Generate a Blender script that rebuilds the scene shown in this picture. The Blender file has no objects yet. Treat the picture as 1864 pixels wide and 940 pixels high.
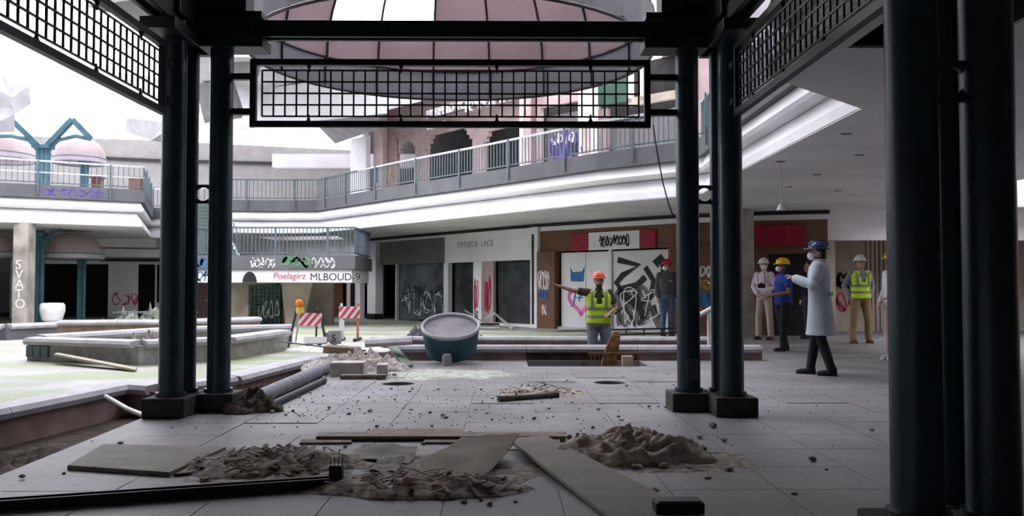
import bpy, bmesh, math, random
from mathutils import Vector, Matrix, noise
from mathutils.geometry import tessellate_polygon
random.seed(7)
sc = bpy.context.scene
C = sc.collection
PI = math.pi
# ------------------------------------------------------------------ camera
F, CX, CY, CAMZ = 1600.0, 932.0, 470.0, 1.1
cd = bpy.data.cameras.new('camera'); cam = bpy.data.objects.new('camera', cd); C.objects.link(cam)
cd.sensor_width = 36.0; cd.lens = 36.0 * F / 1864.0; cd.clip_end = 300
cam.location = (0, 0, CAMZ)
cam.rotation_euler = (PI/2 + math.atan(55/F), 0, -math.atan(17/F))
sc.camera = cam
RM = cam.rotation_euler.to_matrix()
# ------------------------------------------------------------------ sky and exposure
w = bpy.data.worlds.new('overcast_sky'); sc.world = w; w.use_nodes = True
wn = w.node_tree.nodes; wl = w.node_tree.links
bg = wn['Background']; bg.inputs[1].default_value = 3.2
tc = wn.new('ShaderNodeTexCoord'); nz = wn.new('ShaderNodeTexNoise'); nz.inputs['Scale'].default_value = 1.6
cr = wn.new('ShaderNodeValToRGB'); cr.color_ramp.elements[0].color = (.86, .88, 1, 1); cr.color_ramp.elements[1].color = (.97, .96, 1, 1)
wl.new(tc.outputs['Generated'], nz.inputs['Vector']); wl.new(nz.outputs['Fac'], cr.inputs[0]); wl.new(cr.outputs[0], bg.inputs[0])
sc.view_settings.view_transform = 'Standard'; sc.view_settings.look = 'None'
sc.view_settings.gamma = 1; sc.view_settings.use_curve_mapping = False
sc.view_settings.exposure = 1.2
# ------------------------------------------------------------------ pixel helpers (a pixel gives a direction only)
def ray(px, py): return (RM @ Vector(((px-CX)/F, (CY-py)/F, -1)))
def at(px, py, Y):
    r = ray(px, py); t = Y / r.y; return Vector((r.x*t, Y, CAMZ + r.z*t))
def gnd(px, py, z=0.0):
    r = ray(px, py); t = (z - CAMZ) / r.z; return Vector((r.x*t, r.y*t, z))
def Xat(px, Y): return at(px, 525, Y).x
def Zat(px, py, Y): return at(px, py, Y).z
# ------------------------------------------------------------------ materials
MATS = {}
def M(name, col, rough=.75, metal=0, var=.12, scale=3, bump=0.0, bscale=40, col2=None, thr=.5, trans=0, spec=.3, alpha=1):
    if name in MATS: return MATS[name]
    m = bpy.data.materials.new(name); m.use_nodes = True; MATS[name] = m
    n, l = m.node_tree.nodes, m.node_tree.links
    b = n['Principled BSDF']; b.inputs['Roughness'].default_value = rough; b.inputs['Metallic'].default_value = metal
    b.inputs['Specular IOR Level'].default_value = spec
    g = n.new('ShaderNodeNewGeometry'); t = n.new('ShaderNodeTexNoise'); t.inputs['Scale'].default_value = scale
    t.inputs['Detail'].default_value = 6; l.new(g.outputs['Position'], t.inputs['Vector'])
    r = n.new('ShaderNodeValToRGB'); e = r.color_ramp.elements
    c2 = col2 or tuple(min(1, c*(1+var)) for c in col); c1 = col if col2 else tuple(c*(1-var) for c in col)
    e[0].color = (*c1, 1); e[1].color = (*c2, 1); e[0].position = thr-.15; e[1].position = thr+.15
    l.new(t.outputs['Fac'], r.inputs[0]); l.new(r.outputs[0], b.inputs['Base Color'])
    if bump:
        t2 = n.new('ShaderNodeTexNoise'); t2.inputs['Scale'].default_value = bscale; t2.inputs['Detail'].default_value = 5
        l.new(g.outputs['Position'], t2.inputs['Vector'])
        bp = n.new('ShaderNodeBump'); bp.inputs['Strength'].default_value = bump; bp.inputs['Distance'].default_value = .006
        l.new(t2.outputs['Fac'], bp.inputs['Height']); l.new(bp.outputs[0], b.inputs['Normal'])
    if trans:
        tr = n.new('ShaderNodeBsdfTranslucent'); l.new(r.outputs[0], tr.inputs[0])
        mx = n.new('ShaderNodeMixShader'); mx.inputs[0].default_value = trans
        l.new(b.outputs[0], mx.inputs[1]); l.new(tr.outputs[0], mx.inputs[2]); l.new(mx.outputs[0], n['Material Output'].inputs[0])
    if alpha < 1:
        tr = n.new('ShaderNodeBsdfTransparent'); mx = n.new('ShaderNodeMixShader'); mx.inputs[0].default_value = alpha
        l.new(tr.outputs[0], mx.inputs[1]); l.new(b.outputs[0], mx.inputs[2]); l.new(mx.outputs[0], n['Material Output'].inputs[0])
    return m
white = M('white_plaster', (.76, .75, .77), .8, var=.06, scale=1.2)
soffit = M('grey_soffit', (.68, .66, .68), .85, var=.1, scale=.7)
fasc = M('fascia_grey', (.13, .13, .14), .8, var=.1, scale=1.5)
dark_teal = M('dark_teal_paint', (.010, .032, .042), .35, var=.25, scale=5, spec=.4)
beam_dark = M('dark_beam_paint', (.012, .018, .020), .4, var=.3, scale=4, spec=.4)
lat_dark = M('black_lattice', (.012, .010, .012), .4, var=.2)
teal = M('teal_metal', (.032, .088, .112), .5, var=.2, scale=4)
rail_m = M('rail_grey_teal', (.10, .135, .155), .45, var=.15, scale=6)
rail_top = M('rail_top_pale', (.50, .50, .52), .4, var=.1)
pink = M('pink_canopy', (.40, .325, .33), .7, var=.1, scale=2, trans=.3)
pale_pink = M('pale_pink_paint', (.46, .35, .34), .8, var=.1, scale=2)
brick_pink = M('pink_brown_tile', (.26, .17, .16), .8, var=.2, scale=5, bump=.2)
cap_m = M('stone_cap', (.40, .39, .42), .55, var=.14, scale=5, bump=.15)
concrete = M('concrete', (.34, .33, .32), .9, var=.22, scale=5, bump=.3)
pillar_m = M('stained_concrete', (.32, .29, .26), .9, var=.3, scale=2.5, bump=.3)
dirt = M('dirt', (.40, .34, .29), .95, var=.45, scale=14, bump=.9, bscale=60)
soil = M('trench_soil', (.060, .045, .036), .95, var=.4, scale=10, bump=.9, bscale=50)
rub = M('rubble_mix', (.27, .24, .21), .95, var=.5, scale=16, bump=.9, bscale=70)
wood = M('weathered_wood', (.20, .16, .13), .8, var=.25, scale=9, bump=.3)
plywood = M('dusty_board', (.27, .245, .22), .8, var=.12, scale=4, bump=.15)
brown = M('brown_panel', (.15, .070, .038), .6, var=.15, scale=2)
tan = M('tan_wall', (.42, .36, .29), .85, var=.15, scale=2)
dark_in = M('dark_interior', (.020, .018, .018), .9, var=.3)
glass_d = M('dusty_dark_glass', (.045, .050, .055), .15, var=.4, scale=2, spec=.6)
glass_t = M('dusty_glass_teal', (.09, .105, .12), .2, var=.35, scale=1.5, spec=.6)
gray_hdr = M('dark_grey_header', (.15, .14, .14), .8, var=.1)
red_p = M('red_sign_panel', (.30, .012, .030), .5, var=.15)
black = M('black_paint', (.012, .012, .013), .5, var=.2)
spray_b = M('spray_black', (.02, .02, .025), .7); spray_w = M('spray_white', (.75, .73, .74), .7)
spray_r = M('spray_red', (.50, .03, .08), .7); spray_blue = M('spray_blue', (.04, .16, .38), .7)
spray_g = M('spray_green', (.10, .26, .13), .7); spray_pink = M('spray_pink', (.75, .16, .42), .7)
spray_p = M('spray_purple', (.13, .09, .35), .7); spray_y = M('spray_ochre', (.5, .3, .06), .7)
ghost = M('ghost_letter', (.33, .32, .34), .85)
def floor_material(name, base, moss):
    m = M(name, base, .55, var=.22, scale=1.1, bump=.25, bscale=55, spec=.35)
    n, l = m.node_tree.nodes, m.node_tree.links
    b = n['Principled BSDF']; src = b.inputs['Base Color'].links[0].from_socket
    g = [x for x in n if x.type == 'NEW_GEOMETRY'][0]
    # dirt specks
    t = n.new('ShaderNodeTexNoise'); t.inputs['Scale'].default_value = 9; t.inputs['Detail'].default_value = 8; l.new(g.outputs['Position'], t.inputs['Vector'])
    r = n.new('ShaderNodeValToRGB'); r.color_ramp.elements[0].position = .56; r.color_ramp.elements[1].position = .72
    r.color_ramp.elements[1].color = (.75, .75, .75, 1); l.new(t.outputs['Fac'], r.inputs[0])
    mx = n.new('ShaderNodeMixRGB'); mx.inputs[2].default_value = (.17, .15, .13, 1); l.new(r.outputs[0], mx.inputs[0]); l.new(src, mx.inputs[1])
    out = mx.outputs[0]
    if moss:   # patches of green algae on the damp tiles
        t3 = n.new('ShaderNodeTexNoise'); t3.inputs['Scale'].default_value = .55; t3.inputs['Detail'].default_value = 5
        mp = n.new('ShaderNodeMapping'); mp.inputs['Scale'].default_value = (.6, 1.6, 1); l.new(g.outputs['Position'], mp.inputs[0]); l.new(mp.outputs[0], t3.inputs['Vector'])
        r3 = n.new('ShaderNodeValToRGB'); r3.color_ramp.elements[0].position = .44; r3.color_ramp.elements[1].position = .58
        r3.color_ramp.elements[1].color = (.8, .8, .8, 1); l.new(t3.outputs['Fac'], r3.inputs[0])
        m3 = n.new('ShaderNodeMixRGB'); m3.inputs[2].default_value = moss; l.new(r3.outputs[0], m3.inputs[0]); l.new(out, m3.inputs[1]); out = m3.outputs[0]
    l.new(out, b.inputs['Base Color']); return m
floor_m = floor_material('dusty_floor', (.21, .205, .208), None)
floor_far = floor_material('pale_damp_floor', (.37, .36, .37), (.21, .27, .085, 1))
# ------------------------------------------------------------------ mesh building
def wloc(o):
    v = Vector((0, 0, 0))
    while o: v = v + o.location; o = o.parent
    return v
class MB:
    def __init__(s): s.v = []; s.f = []
    def add(s, vs, fs):
        k = len(s.v); s.v += [Vector(v) for v in vs]; s.f += [[i+k for i in f] for f in fs]; return s
    def box(s, c, size, rot=None):
        hx, hy, hz = [d/2 for d in size]; c = Vector(c)
        vs = [Vector((x, y, z)) for z in (-hz, hz) for y in (-hy, hy) for x in (-hx, hx)]
        if rot is not None: vs = [rot @ v for v in vs]
        return s.add([v+c for v in vs], [(0,2,3,1),(4,5,7,6),(0,1,5,4),(2,6,7,3),(0,4,6,2),(1,3,7,5)])
    def bar(s, a, b, wd, ht, up=(0, 0, 1)):
        a, b = Vector(a), Vector(b); d = (b-a); L = d.length; d.normalize(); up = Vector(up)
        if abs(d.dot(up)) > .99: up = Vector((0, 1, 0))
        x = d.cross(up).normalized(); z = x.cross(d)
        R = Matrix((x, d, z)).transposed()
        return s.box((a+b)/2, (wd, L, ht), R)
    def tube(s, pts, r, n=8, cap=True):
        pts = [Vector(p) for p in pts]; rs = r if isinstance(r, (list, tuple)) else [r]*len(pts)
        k = len(s.v); u0 = None
        for i, p in enumerate(pts):
            d = (pts[min(i+1, len(pts)-1)] - pts[max(i-1, 0)]).normalized()
            if u0 is None: u0 = Vector((0, 0, 1)) if abs(d.z) < .9 else Vector((1, 0, 0))
            x = d.cross(u0).normalized(); u0 = x.cross(d).normalized()
            for j in range(n):
                a = 2*PI*j/n; s.v.append(p + (x*math.cos(a) + u0*math.sin(a))*rs[i])
        for i in range(len(pts)-1):
            for j in range(n):
                s.f.append([k+i*n+j, k+i*n+(j+1) % n, k+(i+1)*n+(j+1) % n, k+(i+1)*n+j])
        if cap: s.f.append([k+j for j in range(n)][::-1]); s.f.append([k+(len(pts)-1)*n+j for j in range(n)])
        return s
    def loft(s, rings, cap=True):
        n = len(rings[0]); k = len(s.v)
        for r in rings: s.v += [Vector(p) for p in r]
        for i in range(len(rings)-1):
            for j in range(n): s.f.append([k+i*n+j, k+i*n+(j+1) % n, k+(i+1)*n+(j+1) % n, k+(i+1)*n+j])
        if cap: s.f.append([k+j for j in range(n)][::-1]); s.f.append([k+(len(rings)-1)*n+j for j in range(n)])
        return s
    def strip(s, sections, closed=True):      # sweep of equal open/closed sections
        n = len(sections[0]); k = len(s.v)
        for r in sections: s.v += [Vector(p) for p in r]
        for i in range(len(sections)-1):
            for j in range(n if closed else n-1): s.f.append([k+i*n+j, k+i*n+(j+1) % n, k+(i+1)*n+(j+1) % n, k+(i+1)*n+j])
        if closed: s.f.append([k+j for j in range(n)][::-1]); s.f.append([k+(len(sections)-1)*n+j for j in range(n)])
        return s
    def prism(s, poly, z0, z1):
        n = len(poly); k = len(s.v)
        s.v += [Vector((p[0], p[1], z0)) for p in poly] + [Vector((p[0], p[1], z1)) for p in poly]
        tri = tessellate_polygon([[Vector((p[0], p[1], 0)) for p in poly]])
        for t in tri: s.f.append([k+i for i in t]); s.f.append([k+n+i for i in t][::-1])
        for i in range(n): s.f.append([k+i, k+(i+1) % n, k+n+(i+1) % n, k+n+i])
        return s
    def ell(s, c, r, n=14, m=9, rot=None):
        c = Vector(c); rings = []
        for i in range(1, m):
            t = PI*i/m; rings.append([Vector((r[0]*math.sin(t)*math.cos(2*PI*j/n), r[1]*math.sin(t)*math.sin(2*PI*j/n), r[2]*math.cos(t))) for j in range(n)])
        if rot is not None: rings = [[rot @ v for v in q] for q in rings]
        return s.loft([[v+c for v in q] for q in rings])
    def mesh(s, name, origin=(0, 0, 0), mat=None, smooth=False):
        me = bpy.data.meshes.new(name); o = Vector(origin)
        me.from_pydata([tuple(v-o) for v in s.v], [], s.f)
        bm = bmesh.new(); bm.from_mesh(me); bmesh.ops.recalc_face_normals(bm, faces=bm.faces); bm.to_mesh(me); bm.free()
        if mat: me.materials.append(mat)
        if smooth: me.polygons.foreach_set('use_smooth', [True]*len(me.polygons))
        return me
    def build(s, name, mat, parent=None, origin=None, smooth=False, bevel=0, sharp=40):
        if parent is not None: org = wloc(parent) if origin is None else Vector(origin)
        elif origin is not None: org = Vector(origin)
        else:
            xs = [v.x for v in s.v]; ys = [v.y for v in s.v]; zs = [v.z for v in s.v]
            org = Vector(((min(xs)+max(xs))/2, (min(ys)+max(ys))/2, min(zs)))
        me = s.mesh(name, org, mat, smooth)
        if smooth and sharp: me.set_sharp_from_angle(angle=math.radians(sharp))
        o = bpy.data.objects.new(name, me); C.objects.link(o)
        if parent is not None: o.parent = parent; o.location = org - wloc(parent)
        else: o.location = org
        if bevel:
            md = o.modifiers.new('bevel', 'BEVEL'); md.width = bevel; md.segments = 2; md.limit_method = 'ANGLE'
        return o
def tag(o, label, cat=None, group=None, kind=None):
    o['label'] = label
    if cat: o['category'] = cat
    if group: o['group'] = group
    if kind: o['kind'] = kind
    return o
def struct(o, label): o['kind'] = 'structure'; o['label'] = label; return o
def thing(name, loc, label, cat, group=None):
    o = bpy.data.objects.new(name, None); C.objects.link(o); o.location = loc; o.empty_display_size = .2
    return tag(o, label, cat, group)
def piece(name, me, parent, loc, rot=(0, 0, 0), scale=(1, 1, 1)):
    o = bpy.data.objects.new(name, me); C.objects.link(o)
    if parent is not None: o.parent = parent; o.location = Vector(loc) - wloc(parent)
    else: o.location = loc
    o.rotation_euler = rot; o.scale = scale; return o
def text_mesh(txt, size, frame, name, mat, parent, origin, extrude=.004, shear=0, align='LEFT'):
    """letters in a plane: frame = (origin, right, up, normal)"""
    cu = bpy.data.curves.new('lettering', 'FONT'); cu.body = txt; cu.size = size; cu.extrude = extrude; cu.shear = shear; cu.align_x = align
    to = bpy.data.objects.new('lettering', cu); me = bpy.data.meshes.new_from_object(to); bpy.data.objects.remove(to); bpy.data.curves.remove(cu)
    me.materials.clear(); me.materials.append(mat); me.name = name
    R = Matrix((frame[0], frame[1], frame[2])).transposed()
    o = bpy.data.objects.new(name, me); C.objects.link(o)
    o.parent = parent; o.location = Vector(origin) - (wloc(parent) if parent else Vector()); o.rotation_euler = R.to_euler(); return o
def scribble(name, mat, parent, O, right, up, nrm, wd, ht, n=3, seed=0, thick=.04, loops=5):
    """spray-painted strokes lying on a wall patch of size wd x ht"""
    rnd = random.Random(seed); mb = MB(); O = Vector(O); off = nrm*.006
    for k in range(n):
        pts = []; cw = wd/n; cx, cy = cw*(k+.5), ht*.5; a = rnd.uniform(0, 6.3); sg = rnd.choice((-1, 1))
        for i in range(max(4, loops+2)):
            r = rnd.uniform(.75, 1.05); pts.append((min(max(cx+cw*.52*r*math.cos(a), 0), wd), min(max(cy+ht*.5*r*math.sin(a), 0), ht)))
            a += sg*rnd.uniform(1.2, 2.6)
            if rnd.random() < .3: sg = -sg
        sm = []
        for i in range(len(pts)-1):
            p0, p1, p2, p3 = pts[max(i-1, 0)], pts[i], pts[i+1], pts[min(i+2, len(pts)-1)]
            for q in range(5):
                t = q/5
                sm.append(tuple(.5*((2*p1[a]) + (-p0[a]+p2[a])*t + (2*p0[a]-5*p1[a]+4*p2[a]-p3[a])*t*t + (-p0[a]+3*p1[a]-3*p2[a]+p3[a])*t**3) for a in (0, 1)))
        sec = []
        for i, p in enumerate(sm):
            q = sm[min(i+1, len(sm)-1)]; r = sm[max(i-1, 0)]; d = Vector((q[0]-r[0], q[1]-r[1])); d = d.normalized() if d.length > 1e-6 else Vector((1, 0))
            a, b = (p[0]-d.y*thick/2, p[1]+d.x*thick/2), (p[0]+d.y*thick/2, p[1]-d.x*thick/2)
            sec.append([O+right*a[0]+up*a[1]+off, O+right*b[0]+up*b[1]+off])
        mb.strip(sec, closed=False)
    return mb.build(name, mat, parent)
def offset_poly(pts, d):
    """offset an open plan polyline to its right-hand side by d"""
    out = []; n = len(pts)
    for i in range(n):
        a = Vector(pts[max(i-1, 0)][:2]); b = Vector(pts[i][:2]); c = Vector(pts[min(i+1, n-1)][:2])
        n1 = (b-a) if i > 0 else (c-b); n2 = (c-b) if i < n-1 else (b-a)
        n1 = Vector((n1.y, -n1.x)).normalized(); n2 = Vector((n2.y, -n2.x)).normalized()
        m = (n1+n2).normalized(); k = d/max(.35, m.dot(n1)); out.append(b+m*k)
    return out
UP = Vector((0, 0, 1))
# ================================================================== THE SETTING
def prism_holes(outer, holes, z0, z1):
    mb = MB(); loops = [outer]+holes; allp = [p for lp in loops for p in lp]; n = len(allp)
    mb.v = [Vector((p[0], p[1], z0)) for p in allp] + [Vector((p[0], p[1], z1)) for p in allp]
    for t in tessellate_polygon([[Vector((p[0], p[1], 0)) for p in lp] for lp in loops]):
        mb.f.append(list(t)); mb.f.append([i+n for i in t][::-1])
    k = 0
    for lp in loops:
        m = len(lp)
        for i in range(m): mb.f.append([k+i, k+(i+1) % m, k+n+(i+1) % m, k+n+i])
        k += m
    return mb
def circle(x, y, r, n=20): return [(x+r*math.cos(2*PI*i/n), y+r*math.sin(2*PI*i/n)) for i in range(n)]
# ---- floors
man1, man2 = gnd(1110, 697), gnd(725, 699)
pit = [(.36, 12.4), (2.06, 12.4), (2.06, 13.35), (.36, 13.35)]
TE = [(-2.95, 5.16), (-3.05, 7.4), (-3.05, 8.25), (-2.45, 8.3), (-2.28, 11.3), (-2.3, 12.7)]       # edge of the trench
LW = [(-5.1, 3.0), (-4.39, 7.67), (-4.1, 9.67), (-3.65, 9.42), (-3.2, 10.3), (-2.97, 12.5), (-2.75, 13.4)]   # low wall beyond it
main = [(-2.9, -6), (14, -6), (14, 24.6), (4.2, 24.6), (4.2, 13.75), (-2.1, 13.75)] + TE[::-1]
fl = prism_holes(main, [pit, circle(man1.x, man1.y, .19), circle(man2.x, man2.y, .19)], -.18, 0).build('floor', floor_m, origin=(0, 0, 0))
struct(fl, 'dusty grey tiled floor of the concourse under the pavilion')
far = [(-2.35, 16.75), (4.2, 16.75), (4.2, 24.6), (14, 24.6), (14, 40), (-26, 40), (-26, 3.0)] + LW[:-1] + [(-2.75, 13.4), (-2.35, 13.75)]
ff = prism_holes(far, [], -.18, 0).build('floor', floor_far, origin=(0, 20, 0))
struct(ff, 'pale damp floor with green algae in the middle of the atrium')
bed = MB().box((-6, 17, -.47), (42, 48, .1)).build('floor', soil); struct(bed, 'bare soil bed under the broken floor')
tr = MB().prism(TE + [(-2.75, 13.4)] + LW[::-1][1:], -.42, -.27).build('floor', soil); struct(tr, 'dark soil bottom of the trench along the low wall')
# tiles of the near floor, joints recessed between them
tile_me = MB().box((0, 0, .002), (.594, .594, .008)).mesh('floor_tile', mat=floor_m)
def inside(x, y, poly):
    c = False; j = len(poly)-1
    for i in range(len(poly)):
        if (poly[i][1] > y) != (poly[j][1] > y) and x < (poly[j][0]-poly[i][0])*(y-poly[i][1])/(poly[j][1]-poly[i][1])+poly[i][0]: c = not c
        j = i
    return c
rt = random.Random(3); nt = 0
for iy in range(22):
    for ix in range(22):
        x, y = -3+ix*.6, 3.9+iy*.6-.02*0
        if not all(inside(x+a, y+b, main) for a in (-.3, .3) for b in (-.3, .3)): continue
        if abs(x) > .60*y+.5 or nt >= 300: continue
        if abs(x-man1.x) < .5 and abs(y-man1.y) < .5 or abs(x-man2.x) < .5 and abs(y-man2.y) < .5: continue
        if .36-.3 < x < 2.36 and 12.1 < y < 13.65: continue
        if rt.random() < .05: continue
        piece('floor_tile', tile_me, fl, (x, y, 0), (rt.uniform(-.002, .002), rt.uniform(-.002, .002), rt.uniform(-.006, .006))); nt += 1
# drain gratings let into the floor between the manholes
gm = MB()
for i in range(11): gm.box((-.25+i*.05, 0, .008), (.016, .16, .012), Matrix.Rotation(.5, 3, 'Z'))
gm.box((0, .1, .004), (.62, .02, .012)).box((0, -.1, .004), (.62, .02, .012))
gme = gm.mesh('grating', mat=concrete)
g0 = thing('floor_grating', gnd(1000, 697), 'worn slotted drain grating in the floor behind the charred log', 'grating', 'floor gratings')
piece('grating', gme, g0, g0.location)
g1 = thing('floor_grating', gnd(1198, 696), 'worn slotted drain grating between the open manhole and right columns', 'grating', 'floor gratings')
piece('grating', gme, g1, g1.location)
# ---- low walls with rounded caps
def kerb(name, pts, zb, zt, t, facem, label, capw=.16, parent_label=None, capr=.055, chips=0):
    """low wall along a plan polyline, face panels below, rounded stone cap pieces on top"""
    c = Vector((sum(p[0] for p in pts)/len(pts), sum(p[1] for p in pts)/len(pts), zb))
    o = thing(name, c, label, 'low wall')
    a = offset_poly(pts, t/2); b = offset_poly(pts, -t/2)
    faces = facem if isinstance(facem, list) else [facem]*(len(pts)-1)
    for i in range(len(pts)-1): MB().strip([[(p.x, p.y, zb), (q.x, q.y, zb), (q.x, q.y, zt-.02), (p.x, p.y, zt-.02)] for p, q in list(zip(a, b))[i:i+2]]).build('wall_face', faces[i], o)
    for i in range(len(pts)-1):
        p, q = Vector((*pts[i][:2], 0)), Vector((*pts[i+1][:2], 0)); d = (q-p); L = d.length; n = max(1, round(L/1.6)); d.normalize(); s = Vector((-d.y, d.x, 0))
        for k in range(n):
            u, v = p+d*(L*k/n+.004), p+d*(L*(k+1)/n-.004)
            prof = [(-capw, -.05), (-capw-.02, 0), (-capw+.01, .045), (0, .06), (capw-.01, .045), (capw+.02, 0), (capw, -.05)]
            MB().strip([[e+s*x+UP*(zt+z) for x, z in prof] for e in (u, v)]).build('cap_stone', cap_m, o)
    return o
kerb('ledge_wall', LW, -.42, .03, .22, brick_pink, 'low pink-brown wall with rounded grey cap along the dirt trench')
kerb('basin_wall', [(-1.62, 13.62), (.36, 13.58), (2.06, 13.55), (3.95, 13.5)], -.42, .17, .26, [brick_pink, soil, brick_pink], 'low basin wall with grey cap in front of the pointing man')
kerb('basin_wall', [(-2.5, 16.75), (-.6, 16.7), (4.1, 16.5)], -.42, .13, .26, pale_pink, 'pale basin wall with grey cap behind the pointing man')
kerb('planter_wall', [(-7.15, 13.55), (-5.2, 12.75), (-4.3, 13.6), (-4.0, 15.9)], 0, .30, .26, concrete, 'low planter wall with white-grey caps behind the left column cluster', capw=.2)
kerb('planter_wall', [(-7.15, 13.6), (-6.0, 16.5), (-4.2, 17.5)], 0, .33, .26, concrete, 'back run of the low planter wall, its cap dusted pale', capw=.2)
kerb('planter_wall', [(-15, 18.5), (-10.6, 18.9), (-9.9, 20.4)], 0, .28, .3, fasc, 'long low kerb in front of the graffitied concrete pillar', capw=.2)
kerb('planter_wall', [(-9.6, 19.2), (-7.2, 19.6), (-6.0, 21.5)], 0, .35, .3, brick_pink, 'broken brick kerb with rubble behind the planter', capw=.2)
# ---- plan lines
E = [(-24, 18.2), (-13.7, 24), (-10.5, 25.8), (-12.5, 31.5), (-9.6, 31), (-9.2, 28.6), (-7.5, 28.8), (-6.1, 28.7), (-4.4, 26.5), (-3.0, 24.7), (-.47, 21.7), (2.0, 18.6), (3.37, 17.3), (3.75, 16.6), (3.6, 13.4), (3.55, 8.75), (2.2, 7.42), (2.2, 3.0), (-3.45, 3.0), (-3.45, 5.3), (-24, 5.3)]  # near-left run lies out of view, brought forward to darken the foreground
Wl = [(-26, 30.5), (-13.5, 33.5), (-8.5, 34), (-5.7, 33), (1.07, 24.5), (4.2, 21.5), (5.8, 20.6), (7.4, 20.1), (14, 20)]
ZC, ZF0, ZF1, ZR, ZROOF = 2.92, 3.62, 3.98, 4.65, 7.5
inner = [tuple(p) for p in offset_poly(E, -.32)]
inner[0] = (-24, inner[0][1]); inner[-1] = (-24, 5.0)
hole = [(2.58, 3.6), (3.5, 3.6), (3.5, 6.5), (2.58, 6.5)]
hole2 = [(-8.7, 31.0), (-5.7, 30.3), (-5.8, 32.4), (-8.5, 33.4)]
slab = prism_holes(inner + [(-26, 5.0), (-26, -6), (14, -6), (14, 40), (-26, 40), (-26, 18.5)], [hole, hole2, [(8.6, 8), (13.6, 8), (13.6, 19.3), (8.6, 19.3)]], ZC, ZF1-.01).build('ceiling', soffit, origin=(0, 10, ZC))  # right-hand opening is an unseen light well, added to brighten that side
struct(slab, 'grey ceiling slab of the lower storey, its edge the upper gallery floor')
lid = MB().box((3.05, 5.05, 4.0), (1.2, 3.1, .04)).build('ceiling', dark_in)  # lid and liners coloured near-black to imitate shade in the hole
for c_, s_ in (((3.04, 6.49, 3.45), (.9, .02, 1.06)), ((3.49, 5.05, 3.45), (.02, 2.9, 1.06)), ((3.04, 3.61, 3.45), (.9, .02, 1.06)), ((2.59, 5.05, 3.45), (.02, 2.9, 1.06))): struct(MB().box(c_, s_).build('ceiling', dark_in), 'near-black liner added as shade inside the hole in the ceiling')
cpl = [tuple(p) for p in offset_poly(E, -.055)]; cpl[0] = (-24, cpl[0][1]); cpl[-1] = (-24, 5.25)
cpo = prism_holes(cpl + [(-26, 5.25), (-26, -6), (14, -6), (14, 40), (-26, 40), (-26, 18.25)], [hole, hole2, [(8.6, 8), (13.6, 8), (13.6, 19.3), (8.6, 19.3)]], ZC-.02, ZC-.004).build('ceiling', soffit, origin=(0, 10, ZC-.02)); struct(cpo, 'grey plastered ceiling below the upper gallery')  # same added light well cut through on the right
struct(lid, 'near-black lid coloured as the shade above the hole in the ceiling')
# ---- gallery edge: fascia and stepped white cove
mf = MB(); mc = MB(); mc2 = MB()
def ring(off): return offset_poly(E, off)
def band(mb, prof):
    rows = [ring(-d) for d, z in prof]
    mb.strip([[(rows[k][i].x, rows[k][i].y, prof[k][1]) for k in range(len(prof))] for i in range(len(E))], closed=True)
band(mf, [(0, ZF0), (0, ZF1), (.3, ZF1), (.3, ZF0)])
band(mc, [(.12, ZF0), (.10, ZF0-.03), (.02, 3.40), (.05, 3.34), (.33, 3.30), (.33, ZF0)])
band(mc2, [(.22, 3.30), (.20, 3.26), (.07, 3.06), (.05, 2.92), (.33, 2.915), (.33, 3.30)])
f1 = mf.build('trim_1', fasc); struct(f1, 'grey fascia of the upper gallery under its railing')
f2 = mc.build('trim_2', white); struct(f2, 'upper white cove band under the gallery fascia')
f3 = mc2.build('trim_3', white); struct(f3, 'lower white cove band at the ceiling edge')
# ---- roof slabs around the big skylight, unseen edges shaped for the light below
for poly, lab in (([(-26, -6), (14, -6), (14, 8), (8.6, 8), (8.6, 10.2), (-7, 10.2), (-7, 15.5), (-26, 15.5)], 'flat roof over the near end of the mall'),
                  ([(4.4, 10.2), (8.6, 10.2), (8.6, 19.5), (14, 19.5), (14, 40), (4.4, 40)], 'flat roof over the right-hand shops'),  # gap kept open above the added light well
                  ([(-9.3, 24.2), (-4.0, 24.2), (-2.5, 27.4), (4.4, 27.4), (4.4, 40), (-4.0, 40), (-4.0, 32.2), (-9.3, 32.2)], 'flat roof behind the central skylight')):
    o = MB().prism(poly, ZROOF, ZROOF+.35).build('ceiling', soffit); struct(o, lab)
# white folded roof beams crossing the skylight
def vbeam(a, b, wd, dp, lab):
    a, b = Vector(a), Vector(b); d = (b-a).normalized(); s = d.cross(UP).normalized()
    sec = [[e-s*wd/2, e+s*wd/2, e+s*.06-UP*dp, e-s*.06-UP*dp] for e in (a, b)]
    o = MB().strip(sec).build('ceiling', white); struct(o, lab)
vbeam((-26, 22.5, 8.9), (3.5, 20.5, 8.9), 1.0, .7, 'folded white roof beam across the skylight behind the dome')
vbeam((-22, 24, 8.6), (-8.5, 33, 8.2), 1.2, .9, 'folded white roof beam slanting above the left gallery')
vbeam((-9.3, 30.0, 8.3), (-9.0, 14.7, 8.8), 1.3, .9, 'folded white roof beam running along the skylight')
vbeam((-25, 31.5, 7.5), (-12.6, 35.5, 7.5), .9, .5, 'white roof edge above the left back wall')
vbeam((-9.0, 29.8, 7.6), (-3.4, 25.5, 7.3), 1.0, 1.1, 'white folded roof plate behind the lattice panel')
vbeam((-3.4, 25.5, 7.3), (3.6, 18.5, 7.5), 1.2, 1.0, 'white folded roof plate above the upper shops')
vbeam((-2.0, 10.5, 9.4), (-2.0, 22, 9.4), .5, .5, 'white roof ridge beam that carries the pink dome')
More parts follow.
